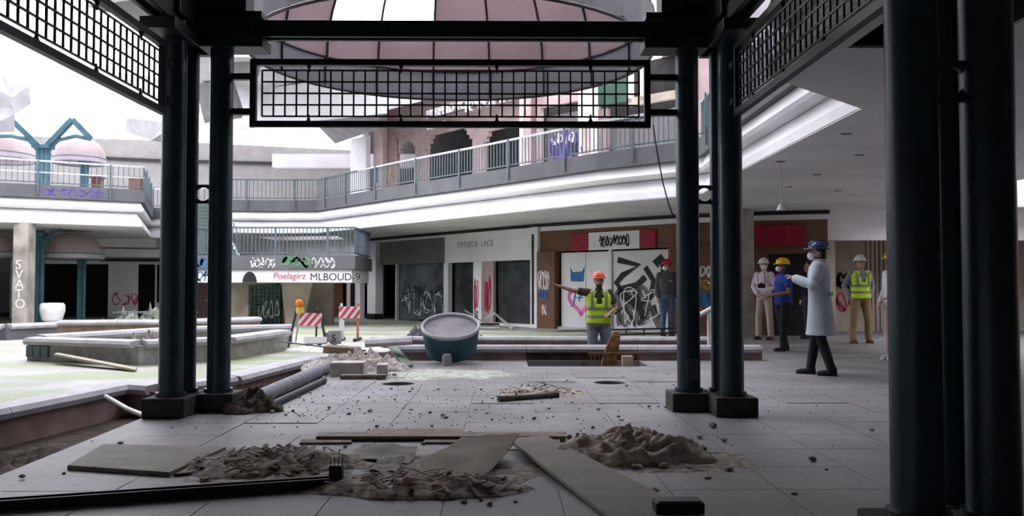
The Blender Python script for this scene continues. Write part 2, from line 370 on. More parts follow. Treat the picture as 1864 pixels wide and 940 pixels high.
# ---- outer walls
walls = [('wall_left', (-26, 17, 3.7), (.3, 46, 7.6), 'grey outer wall beyond the left gallery'), ('wall_right', (14.1, 17, 3.7), (.3, 46, 7.6), 'grey outer wall on the right'),
         ('wall_rear', (-6, -6.1, 3.7), (40.4, .3, 7.6), 'wall behind the viewpoint'), ('wall_back', (-6, 40, 3.7), (40.4, .3, 7.6), 'far end wall of the mall')]
for n_, c_, s_, l_ in walls: struct(MB().box(c_, s_).build(n_, tan if n_ == 'wall_right' else soffit), l_)
# ---- shop-front helpers: features placed along the plan line Wl
def on_line(px, line):
    r = ray(px, 525); dx, dy = r.x, r.y; best = None
    for i in range(len(line)-1):
        ax, ay = line[i]; bx, by = line[i+1]; ex, ey = bx-ax, by-ay; den = dx*ey-dy*ex
        if abs(den) < 1e-9: continue
        t = (ax*ey-ay*ex)/den; u = (ax*dy-ay*dx)/den
        if t > 0 and -1e-6 <= u <= 1+1e-6 and (best is None or t < best[0]):
            d = Vector((ex, ey, 0)).normalized(); best = (t, Vector((dx*t, dy*t, 0)), d, Vector((d.y, -d.x, 0)), i)
    return best[1:]
def panel(px0, px1, z0, z1, mat, parent, name, off=0, thick=.12, line=Wl, bevel=0):
    p, _, _, i0 = on_line(px0, line); q, _, _, i1 = on_line(px1, line)
    pts = [(p.x, p.y)] + [line[k] for k in range(i0+1, i1+1)] + [(q.x, q.y)]
    pts = [pts[0]]+[a for a, b in zip(pts[1:], pts) if (Vector(a)-Vector(b)).length > .01]
    a = offset_poly(pts, off+thick); b = offset_poly(pts, off)
    return MB().strip([[(u.x, u.y, z0), (u.x, u.y, z1), (v.x, v.y, z1), (v.x, v.y, z0)] for u, v in zip(a, b)]).build(name, mat, parent, bevel=bevel)
def wall_frame(px, z, off, line=Wl):
    p, d, n, i = on_line(px, line); return p+n*off+UP*z, d, n
def shop(name, px, label, kind='structure'):
    p, d, n, i = on_line(px, Wl); o = bpy.data.objects.new(name, None); C.objects.link(o); o.location = p; o['kind'] = kind; o['label'] = label; return o
# ================================================================== SHOP FRONTS (lower storey)
# dark rooms behind the glass
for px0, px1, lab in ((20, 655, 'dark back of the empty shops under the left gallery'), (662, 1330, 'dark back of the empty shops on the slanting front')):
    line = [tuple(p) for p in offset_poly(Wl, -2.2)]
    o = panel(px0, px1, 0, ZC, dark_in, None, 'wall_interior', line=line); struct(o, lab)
S = shop('wall_shop_white', 900, 'white shop front with two dark openings and ghost lettering')
panel(815, 986, 1.90, 2.80, white, S, 'header'); panel(815, 823, 0, 1.9, white, S, 'post', thick=.16); panel(871, 886, 0, 1.9, white, S, 'pillar', thick=.2); panel(886, 903, 0, 1.9, pale_pink, S, 'pillar', thick=.1)
panel(976, 988, 0, 2.80, white, S, 'pilaster', thick=.22); panel(979, 983, .1, 2.6, black, S, 'slot', off=.22, thick=.01)
panel(824, 871, .08, 1.88, glass_d, S, 'pane', off=-.1, thick=.03); panel(903, 976, .08, 1.88, glass_d, S, 'pane', off=-.1, thick=.03)
panel(815, 986, 0, .08, white, S, 'sill', off=-.12, thick=.2)
O, d, n = wall_frame(838, 2.36, .125); text_mesh('FSMUEDE  LACE', .26, (d, UP, n), 'lettering', ghost, S, O)
scribble('graffiti', spray_r, S, *(lambda a: (a[0], a[1], UP, a[2]))(wall_frame(872.5, .35, .2)), .22, 1.1, 2, 11, .035)
scribble('graffiti', spray_r, S, *(lambda a: (a[0], a[1], UP, a[2]))(wall_frame(888, .3, .1)), .28, 1.2, 3, 12, .05)
scribble('graffiti', spray_b, S, *(lambda a: (a[0], a[1], UP, a[2]))(wall_frame(873, .05, .2)), .2, .4, 2, 13, .02)
S = shop('wall_shop_grey', 750, 'grey shop front with a sprayed dusty window and dark header')
panel(690, 815, 1.92, 2.72, gray_hdr, S, 'header'); panel(682, 697, 0, 2.72, soffit, S, 'pillar', thick=.3); panel(682, 697.5, 0, .2, black, S, 'pillar_base', thick=.33)
panel(697, 725, 0, 1.92, gray_hdr, S, 'door_recess', off=-.8, thick=.05); panel(712, 724, .05, 1.2, teal, S, 'door_panel', off=-.74, thick=.03)
panel(725, 727, 0, 1.92, rail_top, S, 'mullion'); panel(727, 815, .06, 1.92, glass_t, S, 'pane', off=-.05, thick=.03)
for k, (m_, sd, th) in enumerate(((spray_w, 21, .03), (spray_b, 22, .05), (teal, 23, .05))):
    scribble('graffiti', m_, S, *(lambda a: (a[0], a[1], UP, a[2]))(wall_frame(730, .1+.3*(k == 1), -.018)), 2.6, .9, 4, sd, th)
panel(664, 682, 0, 2.6, pale_pink, S, 'side_wall', off=-.4); panel(668, 676, 0, 2.1, dark_in, S, 'doorway', off=-.27, thick=.02)
scribble('graffiti', spray_r, S, *(lambda a: (a[0], a[1], UP, a[2]))(wall_frame(676, .1, -.27)), .3, 1.2, 2, 24, .06)
S = shop('wall_shop_brown', 1150, 'brown panelled shop front with red sign band and boarded bays')
panel(988, 1505, 2.1, 2.70, brown, S, 'header', off=-.02); panel(988, 1020, 0, 2.1, brown, S, 'pilaster', thick=.25); panel(1225, 1300, 0, 2.1, brown, S, 'pilaster', thick=.2)
panel(1047, 1078, 2.1, 2.56, red_p, S, 'sign_panel', off=.1, thick=.05); sb = panel(1078.5, 1171, 2.10, 2.56, white, S, 'sign_panel', off=.1, thick=.06); panel(1171.5, 1200, 2.1, 2.56, red_p, S, 'sign_panel', off=.1, thick=.05)
panel(1373, 1466, 2.08, 2.56, red_p, S, 'sign_panel', off=.1, thick=.05)
panel(1024, 1068, .06, 2.06, white, S, 'board', thick=.05); panel(1068.5, 1111, .06, 2.06, white, S, 'board', thick=.04)
panel(1112, 1117, 0, 2.1, soffit, S, 'mullion', thick=.1); panel(1117.5, 1170, .06, 2.06, soffit, S, 'board', thick=.04); panel(1170.5, 1225, .06, 2.06, soffit, S, 'board', thick=.045)
panel(1020, 1225, 0, .06, rail_top, S, 'sill', thick=.15); panel(1300, 1505, 0, 2.1, brown, S, 'board', off=-.1, thick=.06); panel(1400, 1470, 0, 1.9, dark_in, S, 'doorway', off=-.04, thick=.02)
def fr(px, z, off): a = wall_frame(px, z, off); return (a[0], a[1], UP, a[2])
scribble('graffiti', spray_b, S, *fr(1098, 2.17, .162), .95, .3, 9, 31, .03)
scribble('graffiti', spray_w, S, *fr(990, 1.0, .25), .42, .62, 4, 32, .028); scribble('graffiti', spray_blue, S, *fr(992, .75, .25), .36, .28, 2, 33, .06); scribble('graffiti', spray_w, S, *fr(997, .35, .25), .2, .3, 2, 34, .025)
# heart with letters, blue cat head
def poly_paint(name, pts2, mat, px, z, off, parent):
    O, d, u, n = fr(px, z, off); mb = MB(); vs = [O+d*x+u*y+n*.004 for x, y in pts2]
    mb.v = vs; mb.f = [list(t) for t in tessellate_polygon([[Vector((x, y, 0)) for x, y in pts2]])]
    return mb.build(name, mat, parent)
def ribbon_path(name, pts2, mat, px, z, off, parent, th):
    O, d, u, n = fr(px, z, off); mb = MB(); sec = []
    for i, p in enumerate(pts2):
        a, b = Vector(pts2[max(i-1, 0)]), Vector(pts2[min(i+1, len(pts2)-1)]); t = (b-a).normalized(); w_ = th[i] if isinstance(th, list) else th
        sec.append([O+d*(p[0]-t.y*w_/2)+u*(p[1]+t.x*w_/2)+n*.006, O+d*(p[0]+t.y*w_/2)+u*(p[1]-t.x*w_/2)+n*.006])
    mb.strip(sec, closed=False); return mb.build(name, mat, parent)
heart = [(.42*math.sin(t)**3, .36*(.8125*math.cos(t)-.3125*math.cos(2*t)-.125*math.cos(3*t)-.0625*math.cos(4*t))) for t in [2*PI*i/40 for i in range(41)]]
ribbon_path('graffiti', heart, spray_pink, 1060, .78, .052, S, .11)
O, d, u, n = fr(1044, .70, .06); text_mesh('J+', .42, (d, u, n), 'graffiti', spray_blue, S, O, .002, .2)
poly_paint('graffiti', [(-.22, 0), (.22, 0), (.24, .18), (.26, .42), (.17, .27), (-.15, .25), (-.24, .4), (-.23, .18)], spray_blue, 1053, 1.28, .052, S)
# big grey-black mural letters
rm = random.Random(5)
for pth, th in (([(.1, 1.75), (.75, 1.6), (.25, 1.35), (.05, 1.15), (.2, 1.0), (.7, 1.1), (.95, 1.3)], .16), ([(.1, .95), (.45, .75), (.8, .5), (.9, .25)], .2), ([(.95, 1.55), (1.2, 1.2), (1.1, .8), (.85, .6), (.6, .95)], .14), ([(0, .35), (.3, .55), (.6, .2), (.62, .05)], .07), ([(1.25, 1.6), (1.4, 1.75), (1.55, 1.55), (1.5, 1.2)], .25), ([(1.2, .6), (1.35, .3), (1.5, .7)], .1)):
    ribbon_path('graffiti', pth, spray_b if th > .1 else black, 1121, .08, .05, S, th)
scribble('graffiti', gray_hdr, S, *fr(1120, .1, .05), 1.6, 1.1, 3, 36, .12); scribble('graffiti', spray_w, S, *fr(1130, .15, .052), 1.3, 1.0, 2, 37, .025)
scribble('graffiti', spray_w, S, *fr(1268, 1.35, .2), .42, .3, 3, 38, .035); scribble('graffiti', spray_blue, S, *fr(1268, .65, .2), .45, .34, 2, 39, .09); scribble('graffiti', spray_y, S, *fr(1268, 1.05, .2), .42, .25, 2, 40, .05)
# ceiling-height dark reveal and white lintel above all shops
t4 = panel(668, 1508, 2.80, 2.885, black, None, 'trim_4', off=.12, thick=.03); struct(t4, 'long black reveal line above the shop fronts')
t5 = panel(668, 1512, 2.68, 2.92, white, None, 'trim_5', off=-.02, thick=.13); struct(t5, 'white lintel band above the shop fronts')
# right: bulkhead, tan back wall and ribbed shutter
p, d, n, i = on_line(1508, Wl)
b = MB().box((10.7, p.y+.2, 2.57), (6.6, .3, .72)).build('wall_bulkhead', white); struct(b, 'white bulkhead above the wide tan opening on the right')
b = MB().box((7.55, p.y+1.2, 1.46), (.25, 2.2, 2.92)).build('wall_return', tan); struct(b, 'tan return wall beside the wide opening')
b = MB().box((10.8, 22.4, 1.46), (6.6, .2, 2.92)).build('wall_tan', tan); struct(b, 'tan back wall with faded graffiti behind the hi-vis man')
for i in range(16): piece('rib', MB().box((0, 0, 1.25), (.07, .05, 2.5)).mesh('rib', mat=tan) if i == 0 else bpy.data.meshes['rib'], b, (9.3+i*.11, 22.27, 0))
scribble('graffiti', spray_r, b, (8.2, 22.29, .5), Vector((1, 0, 0)), UP, Vector((0, -1, 0)), .9, .5, 3, 41, .04); scribble('graffiti', spray_b, b, (8.5, 22.29, 1.1), Vector((1, 0, 0)), UP, Vector((0, -1, 0)), .4, .4, 2, 42, .07)
# left: fronts under the left gallery
S = shop('wall_shop_left', 200, 'grey walls and dark empty openings under the left gallery')
panel(20, 350, 2.0, ZC, soffit, S, 'header'); panel(350, 655, 2.0, ZC, white, S, 'header'); panel(198, 252, 0, 2.0, soffit, S, 'wall_panel'); panel(20, 48, 0, 2, soffit, S, 'wall_panel'); panel(285, 320, 0, .55, soffit, S, 'wall_panel'); panel(318, 345, 0, 2, brick_pink, S, 'wall_panel')
for a_, b_ in ((352, 420), (430, 470), (585, 612), (618, 640)): panel(a_, b_, 0, 2, brick_pink if a_ < 440 else brown, S, 'wall_panel', off=-.6)
panel(640, 664, 0, 2.4, soffit, S, 'pillar', thick=.2); panel(647, 655, .1, 2.3, black, S, 'slot', off=.2, thick=.01)
for q in (250, 285): panel(q-2, q+1, 0, 2, rail_top, S, 'mullion', thick=.08)
scribble('graffiti', spray_r, S, *fr(206, .4, .12), .9, .6, 3, 44, .03)
panel(190, 300, 2.25, 2.55, white, S, 'cove_band', off=.5, thick=.3); panel(190, 300, 2.6, 2.9, white, S, 'cove_band', off=.9, thick=.3)
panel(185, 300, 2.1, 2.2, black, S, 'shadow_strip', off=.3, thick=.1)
# ================================================================== UPPER STOREY
up_mat = M('pink_stucco', (.28, .215, .20), .85, var=.12, scale=3)
U = shop('wall_upper_shops', 900, 'pinkish upper shop fronts with stepped arches behind the gallery railing')
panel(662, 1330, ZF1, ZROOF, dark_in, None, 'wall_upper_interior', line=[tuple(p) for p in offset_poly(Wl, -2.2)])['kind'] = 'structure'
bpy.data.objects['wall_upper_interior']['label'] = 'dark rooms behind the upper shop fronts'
def zw(px, py): p = on_line(px, Wl)[0]; return Zat(px, py, p.y)
panel(655, 686, ZF1, zw(660, 255), white, U, 'wall_panel', off=.3); panel(686, 692, ZF1, ZROOF, white, U, 'pole', off=.5, thick=.1)
panel(692, 709, ZF1, ZROOF, pale_pink, U, 'pilaster', thick=.3); panel(709, 727, ZF1, ZROOF, brick_pink, U, 'pilaster', thick=.12)
zA = zw(750, 258)
panel(727, 965, zw(850, 222), ZROOF, up_mat, U, 'wall_panel')
def stepped(px0, px1, ztop, st):      # stepped-arch opening: corbels either side below the header
    zt = zw(850, 222)
    k = len(st)
    for i, (dx, dz) in enumerate(st):
        panel(px0+dx, px0+dx+st[min(i+1, k-1)][0]-dx+.01 if i < k-1 else px0+dx+4, ztop-dz, zt, up_mat, U, 'corbel'); panel(px1-dx-(st[min(i+1, k-1)][0]-dx+.01 if i < k-1 else 4), px1-dx, ztop-dz, zt, up_mat, U, 'corbel')
    panel(px0+st[-1][0]+4, px1-st[-1][0]-4, ztop, zt, up_mat, U, 'corbel')
stepped(729, 764, zw(746, 258), [(0, .35), (4, .2), (8, .08)]); stepped(778, 865, zw(820, 240), [(0, .4), (5, .25), (10, .1)]); stepped(886, 963, zw(920, 234), [(0, .3), (5, .15)])
panel(764, 778, ZF1, zw(850, 222), up_mat, U, 'pier'); panel(865, 886, ZF1, zw(850, 222), up_mat, U, 'pier')
panel(742, 764, ZF1, zw(750, 268), pale_pink, U, 'pier', off=-.4)
panel(963, 990, ZF1, ZROOF, pale_pink, U, 'pilaster', thick=.35); panel(966, 970, ZF1, ZROOF, white, U, 'pole', off=.35, thick=.06); panel(984, 990, ZF1, ZROOF, brick_pink, U, 'pilaster', off=.3, thick=.05)
panel(990, 1068, zw(1030, 190), ZROOF, pale_pink, U, 'wall_panel'); panel(994, 1064, ZF1, zw(1030, 205), gray_hdr, U, 'shutter', off=-.1, thick=.04)
panel(1068, 1095, ZF1, ZROOF, white, U, 'pilaster', thick=.35); panel(1076, 1090, zw(1080, 300), zw(1080, 230), pale_pink, U, 'poster', off=.35, thick=.02)
panel(1095, 1112, ZF1, zw(1100, 200), up_mat, U, 'pier'); panel(1095, 1150, zw(1120, 190), ZROOF, M('dull_green', (.045, .10, .07), .7), U, 'green_panel'); panel(1112, 1240, ZF1, zw(1170, 215), gray_hdr, U, 'shutter', off=-.2)
panel(1150, 1240, zw(1180, 190), zw(1180, 175), tan, U, 'sill_beam'); panel(1150, 1156, zw(1170, 185), ZROOF, white, U, 'mullion'); panel(1172, 1178, zw(1170, 185), ZROOF, white, U, 'mullion')
panel(1262, 1275, ZF1, ZROOF, white, U, 'pilaster', thick=.2); panel(1275, 1330, ZF1, ZROOF, pale_pink, U, 'pilaster', thick=.1)
scribble('graffiti', spray_p, U, *fr(1000, zw(1030, 292), -.055), 1.1, .8, 3, 51, .2); scribble('graffiti', spray_w, U, *fr(1003, zw(1030, 262), -.05), .8, .35, 4, 52, .03); scribble('graffiti', spray_b, U, *fr(1038, zw(1040, 285), -.05), .45, .4, 3, 53, .05)
scribble('graffiti', spray_b, U, *fr(1074, zw(1080, 280), .36), .3, .2, 3, 54, .03)
scribble('graffiti', spray_blue, U, *fr(694, zw(700, 335), .31), .25, .6, 2, 55, .1); scribble('graffiti', spray_y, U, *fr(712, zw(715, 335), .13), .3, .6, 2, 56, .08); scribble('graffiti', spray_r, U, *fr(744, zw(750, 328), -.27), .35, .45, 2, 57, .03)
# white sign lettering on the upper fronts
SG = thing('shop_sign', wall_frame(870, zw(870, 215), .3)[0], 'broken white lettering sign above the stepped arches upstairs', 'sign')
O, d, n = wall_frame(797, zw(797, 219), .45); text_mesh('HARPELD KCLENNY', .36, (d, UP, n), 'lettering', spray_w, SG, O, .04)
O, d, n = wall_frame(868, zw(868, 208), .45); text_mesh('K VOMAS', .58, (d, UP, n), 'lettering', spray_w, SG, O, .04)
O, d, n = wall_frame(798, zw(798, 240), .45); text_mesh('I WOULD', .24, (d, UP, n), 'lettering', spray_w, SG, O, .03)
panel(796, 965, zw(860, 203), zw(860, 190), gray_hdr, SG, 'sign_beam', off=.28, thick=.14)
# upper back wall on the left with a dark reveal
B = MB().strip([[(x, y, ZF1), (x, y, z), (x, y+.2, z), (x, y+.2, ZF1)] for x, y, z in ((-26, 32.5, 7.0), (-13.5, 34.5, 6.9), (-5.9, 35.0, 6.6))]).build('wall_upper_left', M('upper_grey_wall', (.19, .183, .175), .85, var=.08))
struct(B, 'grey upper back wall behind the left gallery')
B2 = MB().strip([[(x, y, z-.06), (x, y, z+.06), (x, y+.05, z+.06), (x, y+.05, z-.06)] for x, y, z in ((-26, 32.42, 6.4), (-13.5, 34.42, 6.1), (-5.9, 34.92, 6.0))]).build('trim_6', black); struct(B2, 'dark reveal line on the upper left back wall')
# central upper back: pale beam band and low bright wall
B3 = MB().box((-4.5, 33.5, 5.95), (8.5, .4, .5)).build('wall_upper_centre', soffit); struct(B3, 'grey beam wall between two bright openings at the back')
# ---- wedge roof structure on upper left, seen against the sky
def plate(pts, th, lab):
    n_ = len(pts); P = [Vector(p) for p in pts]; nn = (P[1]-P[0]).cross(P[2]-P[0]).normalized()*th
    mb = MB(); mb.v = P+[p+nn for p in P]; mb.f = [list(range(n_))[::-1], list(range(n_, 2*n_))]+[[i, (i+1) % n_, n_+(i+1) % n_, n_+i] for i in range(n_)]
    o = mb.build('ceiling', M('roof_plate_backlit', (.27, .265, .27), .85)); struct(o, lab)  # plate colour darkened to imitate backlighting against the sky
plate([at(-60, 130, 26), at(0, 135, 26), at(52, 158, 25), at(22, 178, 25.5), at(22, 210, 26), at(-60, 215, 26)], .5, 'grey hanging roof wedge at the left edge of the skylight')
plate([at(230, 215, 30), at(300, 222, 29), at(300, 240, 29), at(275, 256, 29.5), at(230, 240, 30)], .4, 'pale duct box under the skylight beside the left columns')
plate([at(160, 12, 20), at(300, -10, 19), at(300, 55, 20.5), at(215, 28, 20.5)], .3, 'grey tilted roof plate high above the left gallery')
plate([at(355, 150, 27), at(420, 155, 27), at(440, 215, 28), at(372, 225, 28)], .3, 'grey tilted roof plate between the left columns')
plate([at(415, 60, 24), at(470, 60, 24), at(470, 140, 25), at(415, 130, 25)], .3, 'pale roof plate behind the bracket of the left columns')
plate([at(470, 215, 31), at(545, 195, 30), at(610, 262, 32), at(690, 235, 29), at(690, 165, 27), at(460, 150, 28)], .3, 'grey folded roof soffit behind the lattice panel')
# ---- pillars under the galleries
def pillar(px, Y, wpx, lab, top=ZC):
    x = Xat(px, Y); wd = wpx/F*Y
    o = thing('concrete_pillar', (x, Y, 0), lab, 'pillar'); MB().box((x, Y, top/2), (wd, wd, top)).build('shaft', pillar_m, o, bevel=.02); MB().box((x, Y, .06), (wd+.04, wd+.04, .12)).build('base', pillar_m, o); return o
pillar(1359, 19.9, 23, 'stained concrete pillar behind the right column cluster')
PL = pillar(43, 24.5, 27, 'stained concrete pillar with white sprayed letters beside the teal awning post')
x = Xat(43, 24.5)
for k, ch in enumerate('OTAVS'):
    text_mesh(ch, .36, (Vector((1, 0, 0)), UP, Vector((0, -1, 0))), 'graffiti', spray_w, PL, (x-.12, 24.5-.215, .55+k*.27))
_a = Vector((*E[1], 0)); _d = (Vector((*E[2], 0))-_a).normalized()
scribble('graffiti', spray_p, f1, _a+_d*1.0+UP*3.66, _d, UP, Vector((_d.y, -_d.x, 0)), 1.6, .26, 7, 71, .03)
# ---- gallery railings
bal_me = {}
def railing(name, pts, label, z0=ZF1, z1=ZR, mid=False, post=1.6, sp=.125, topm=None, bracket=True, inset=.04, root=None):
    p0 = offset_poly(pts, -inset); P = [Vector((p.x, p.y, 0)) for p in p0]
    c = sum(P, Vector())/len(P); o = root or thing(name, (c.x, c.y, z0), label, 'railing')
    h = z1-z0; key = round(h, 3)
    if key not in bal_me:
        bal_me[key] = (MB().box((0, 0, h/2+.02), (.02, .02, h-.04)).mesh('baluster', mat=rail_m), MB().box((0, 0, h/2-.14), (.05, .035, h+.28)).mesh('post', mat=rail_m))
    bm_, pm_ = bal_me[key]
    t = MB(); 
    for a, b in zip(P, P[1:]): t.bar(a+UP*z1, b+UP*z1, .06, .045)
    t.build('top_rail', topm or rail_top, o)
    t = MB()
    for a, b in zip(P, P[1:]): t.bar(a+UP*(z0+.07), b+UP*(z0+.07), .03, .03)
    t.build('bottom_rail', rail_m, o)
    if mid:
        t = MB()
        for a, b in zip(P, P[1:]): t.bar(a+UP*(z0+h*.52), b+UP*(z0+h*.52), .05, .035)
        t.build('middle_rail', rail_top, o)
    acc = 0; nxt = 0; 
    for a, b in zip(P, P[1:]):
        d = b-a; L = d.length; ang = math.atan2(d.y, d.x); nrm = Vector((d.y, -d.x, 0)).normalized(); s = (sp-acc % sp) if acc else 0
        k = max(1, round(L/sp)); kp = max(1, round(L/post))
        for i in range(k): piece('baluster', bm_, o, a+d*(i/k)+UP*z0, (0, 0, ang))
        for i in range(kp): piece('post', pm_, o, a+d*((i+.5)/kp)+nrm*(inset+.03 if bracket else 0)+UP*z0, (0, 0, ang))
    return o
railing('gallery_railing', [E[0], E[1], E[2]], 'teal-grey gallery railing with two rails before the pink dome awnings', mid=True, sp=.14)
railing('gallery_railing', [E[2], E[3], E[4]], 'gallery railing turning away behind the left column cluster', sp=.2)
railing('gallery_railing', E[5:9], 'gallery railing on the short back run above the stair landing', sp=.13, topm=rail_m)
railing('gallery_railing', E[8:13], 'long pale-topped gallery railing in front of the upper shops', sp=.12)
railing('gallery_railing', E[12:16], 'gallery railing on the right behind the right column cluster', sp=.13)
# ================================================================== PAVILION
XL, XR, YN, YF, SP, PR = -2.86, 1.99, 3.57, 7.95, .31, .103
PV = thing('pavilion', ((XL+XR)/2, (YN+YF)/2, 0), 'dark teal steel pavilion with clustered pipe columns and black lattice panels', 'pavilion')
pipe_me = MB().tube([(0, 0, .2), (0, 0, 4.1)], PR, 28).mesh('column_pipe', mat=dark_teal, smooth=True); pipe_me.set_sharp_from_angle(angle=.7)
def pbox(c, s, name, mat=beam_dark, bev=.008): return MB().box(c, s).build(name, mat, PV, origin=c, bevel=bev)
for cx, sx in ((XL, 1), (XR, -1)):
    for cy, sy in ((YN, 1), (YF, -1)):
        spots = [(cx, cy), (cx+sx*SP, cy), (cx, cy+sy*SP)]
        for x, y in spots:
            piece('column_pipe', pipe_me, PV, (x, y, 0))
            # collar ring where the pipe meets its base
            MB().tube([(x, y, .165), (x, y, .205)], PR+.022, 24).build('collar', dark_teal, PV, smooth=True)
            pbox((x, y, .085), (.36, .36, .17), 'column_base', M('base_dark', (.045, .045, .043), .8, var=.3, scale=8, bump=.3), .012)
        pbox((cx+sx*SP/2, cy, .08), (SP, .26, .155), 'base_link', MATS['base_dark']); pbox((cx, cy+sy*SP/2, .08), (.26, SP, .155), 'base_link', MATS['base_dark'])
        # link plates with a round hole between the pipes
        for hz in (1.95,):
            for axis in (0, 1):
                mx, my = (cx+sx*SP/2, cy) if axis == 0 else (cx, cy+sy*SP/2)
                hw, hh, r, t = SP/2-PR+.02, .085, .062, .012
                out = [(-hw, -hh), (hw, -hh), (hw, hh), (-hw, hh)]; mb = prism_holes(out, [circle(0, 0, r, 20)], -t, t)
                R = Matrix(((1, 0, 0), (0, 0, -1), (0, 1, 0))) if axis == 0 else Matrix(((0, 0, 1), (1, 0, 0), (0, 1, 0)))
                mb.v = [R @ v + Vector((mx, my, hz)) for v in mb.v]; mb.build('link_plate', dark_teal, PV)
        # cap plates and gussets tying pipes to the beams
        pbox((cx+sx*.24, cy, 3.31), (.95, .30, .10), 'cap_plate'); pbox((cx, cy+sy*.24, 3.31), (.30, .95, .10), 'cap_plate')
        pbox((cx+sx*.2, cy, 3.66), (.72, .26, .44), 'gusset'); pbox((cx, cy+sy*.2, 3.66), (.26, .72, .44), 'gusset')
        pbox((cx+sx*.45, cy+sy*.02, 3.56), (.5, .22, .06), 'cap_plate')
# beams in two channels round the square
for y in (YN, YF):
    pbox(((XL+XR)/2, y-.06, 3.445), (XR-XL, .05, .15), 'ring_beam'); pbox(((XL+XR)/2, y+.06, 3.445), (XR-XL, .05, .15), 'ring_beam')
for x in (XL, XR):
    pbox((x-.06, (YN+YF)/2, 3.445), (.05, YF-YN, .15), 'ring_beam'); pbox((x+.06, (YN+YF)/2, 3.445), (.05, YF-YN, .15), 'ring_beam')
    pbox((x, (YN+YF)/2, 3.80), (.14, YF-YN, .10), 'upper_beam')
for y in (YN,): pbox(((XL+XR)/2, y, 3.80), (XR-XL, .14, .10), 'upper_beam')
# unseen hipped roof, added to keep the skylight off the near floor
ap = Vector(((XL+XR)/2, (YN+YF)/2, 5.3)); co = [Vector((XL-.3, YN-.3, 4.1)), Vector((XR+.3, YN-.3, 4.1)), Vector((XR+.3, YF+.1, 4.1)), Vector((XL-.3, YF+.1, 4.1))]
for i in range(4):
    a, b = co[i], co[(i+1) % 4]; nn = (b-a).cross(ap-a).normalized()*.05; mb = MB(); mb.v = [a, b, ap, a+nn, b+nn, ap+nn]; mb.f = [[0, 2, 1], [3, 4, 5], [0, 1, 4, 3], [1, 2, 5, 4], [2, 0, 3, 5]]
    mb.build('added_roof_panel', beam_dark, PV)
# lattice panels
def lattice(a, b, arms):
    """a, b: ends of the frame in plan (outer corners)"""
    a = Vector((*a, 0)); b = Vector((*b, 0)); d = (b-a); L = d.length; d.normalize(); z0, z1, t = 2.56, 3.18, .055
    fr_ = MB().bar(a+UP*(z0+t/2), b+UP*(z0+t/2), t, t).bar(a+UP*(z1-t/2), b+UP*(z1-t/2), t, t).bar(a+d*t/2+UP*(z0+t), a+d*t/2+UP*(z1-t), t, t, d).bar(b-d*t/2+UP*(z0+t), b-d*t/2+UP*(z1-t), t, t, d).build('lattice_frame', lat_dark, PV)
    g0, g1, gz0, gz1 = .105, L-.105, z0+.10, z1-.10; nv = max(8, round((g1-g0)/.105)); ang = math.atan2(d.y, d.x)
    vb = MB().box((0, 0, (gz0+gz1)/2), (.014, .014, gz1-gz0)).mesh('lattice_bar', mat=lat_dark)
    for i in range(nv+1): piece('lattice_bar', vb, PV, a+d*(g0+(g1-g0)*i/nv), (0, 0, ang))
    hb = MB().box((0, 0, 0), (g1-g0, .014, .014)).mesh('lattice_bar', mat=lat_dark)
    for k in range(5): piece('lattice_bar', hb, PV, a+d*L/2+UP*(gz0+(gz1-gz0)*k/4), (0, 0, ang))
    for u in (.145, .375, .615, .85):
        q = a+d*(L*u)
        MB().tube([q+UP*(gz1-.02), q+UP*(z1-t-.03), q+UP*(z1-t)], [.009, .012, .024], 8).build('stud', lat_dark, PV); MB().tube([q+UP*(z0+t), q+UP*(z0+t+.03), q+UP*(gz0+.02)], [.024, .012, .009], 8).build('stud', lat_dark, PV)
    for (e, f) in arms:
        for z in (2.70, 3.02): MB().bar(Vector((*e, z)), Vector((*f, z)), .06, .055).build('lattice_arm', lat_dark, PV)
lattice((-2.29, YF), (1.345, YF), [((XL+SP+.08, YF), (-2.27, YF)), ((1.33, YF), (XR-SP-.08, YF))])
lattice((XL, 7.40), (XL, 4.1), [((XL, 7.42), (XL, YF-SP-.08)), ((XL, YN+SP+.08), (XL, 4.12))])
lattice((XR, 7.40), (XR, 4.1), [((XR, 7.42), (XR, YF-SP-.08)), ((XR, YN+SP+.08), (XR, 4.12))])
# pale plate stuck low on one pipe
pbox((XR-SP+.02, YF-PR-.004, .38), (.12, .012, .2), 'pale_tag', M('tag_dull', (.05, .06, .062), .6))
# ================================================================== PINK DOME under the skylight
DC, DR = Vector((-.87, 15.0, 0)), 3.42; z1, z2, zt = 5.07, 5.66, 8.5
DM = thing('hanging_dome', (DC.x, DC.y, z1), 'large pink ribbed dome with a grey drum hanging under the skylight', 'dome')
NG = 18; drum_m = M('drum_grey', (.12, .117, .13), .7, var=.08, trans=.25); pinkd = M('dome_pink', (.18, .125, .135), .7, var=.1, scale=1, trans=.3)
def dome_pt(a, t, r=DR): return Vector((DC.x+r*math.cos(t)*math.cos(a), DC.y+r*math.cos(t)*math.sin(a), z2+(zt-z2)*math.sin(t)))
for z in (z1, z2): MB().tube([(DC.x+DR*math.cos(2*PI*i/64), DC.y+DR*math.sin(2*PI*i/64), z) for i in range(65)], .03, 8, cap=False).build('hoop', lat_dark, DM, smooth=True)
MB().tube([(DC.x+.35*math.cos(2*PI*i/24), DC.y+.35*math.sin(2*PI*i/24), zt-.02) for i in range(25)], .04, 8, cap=False).build('crown_ring', lat_dark, DM, smooth=True)
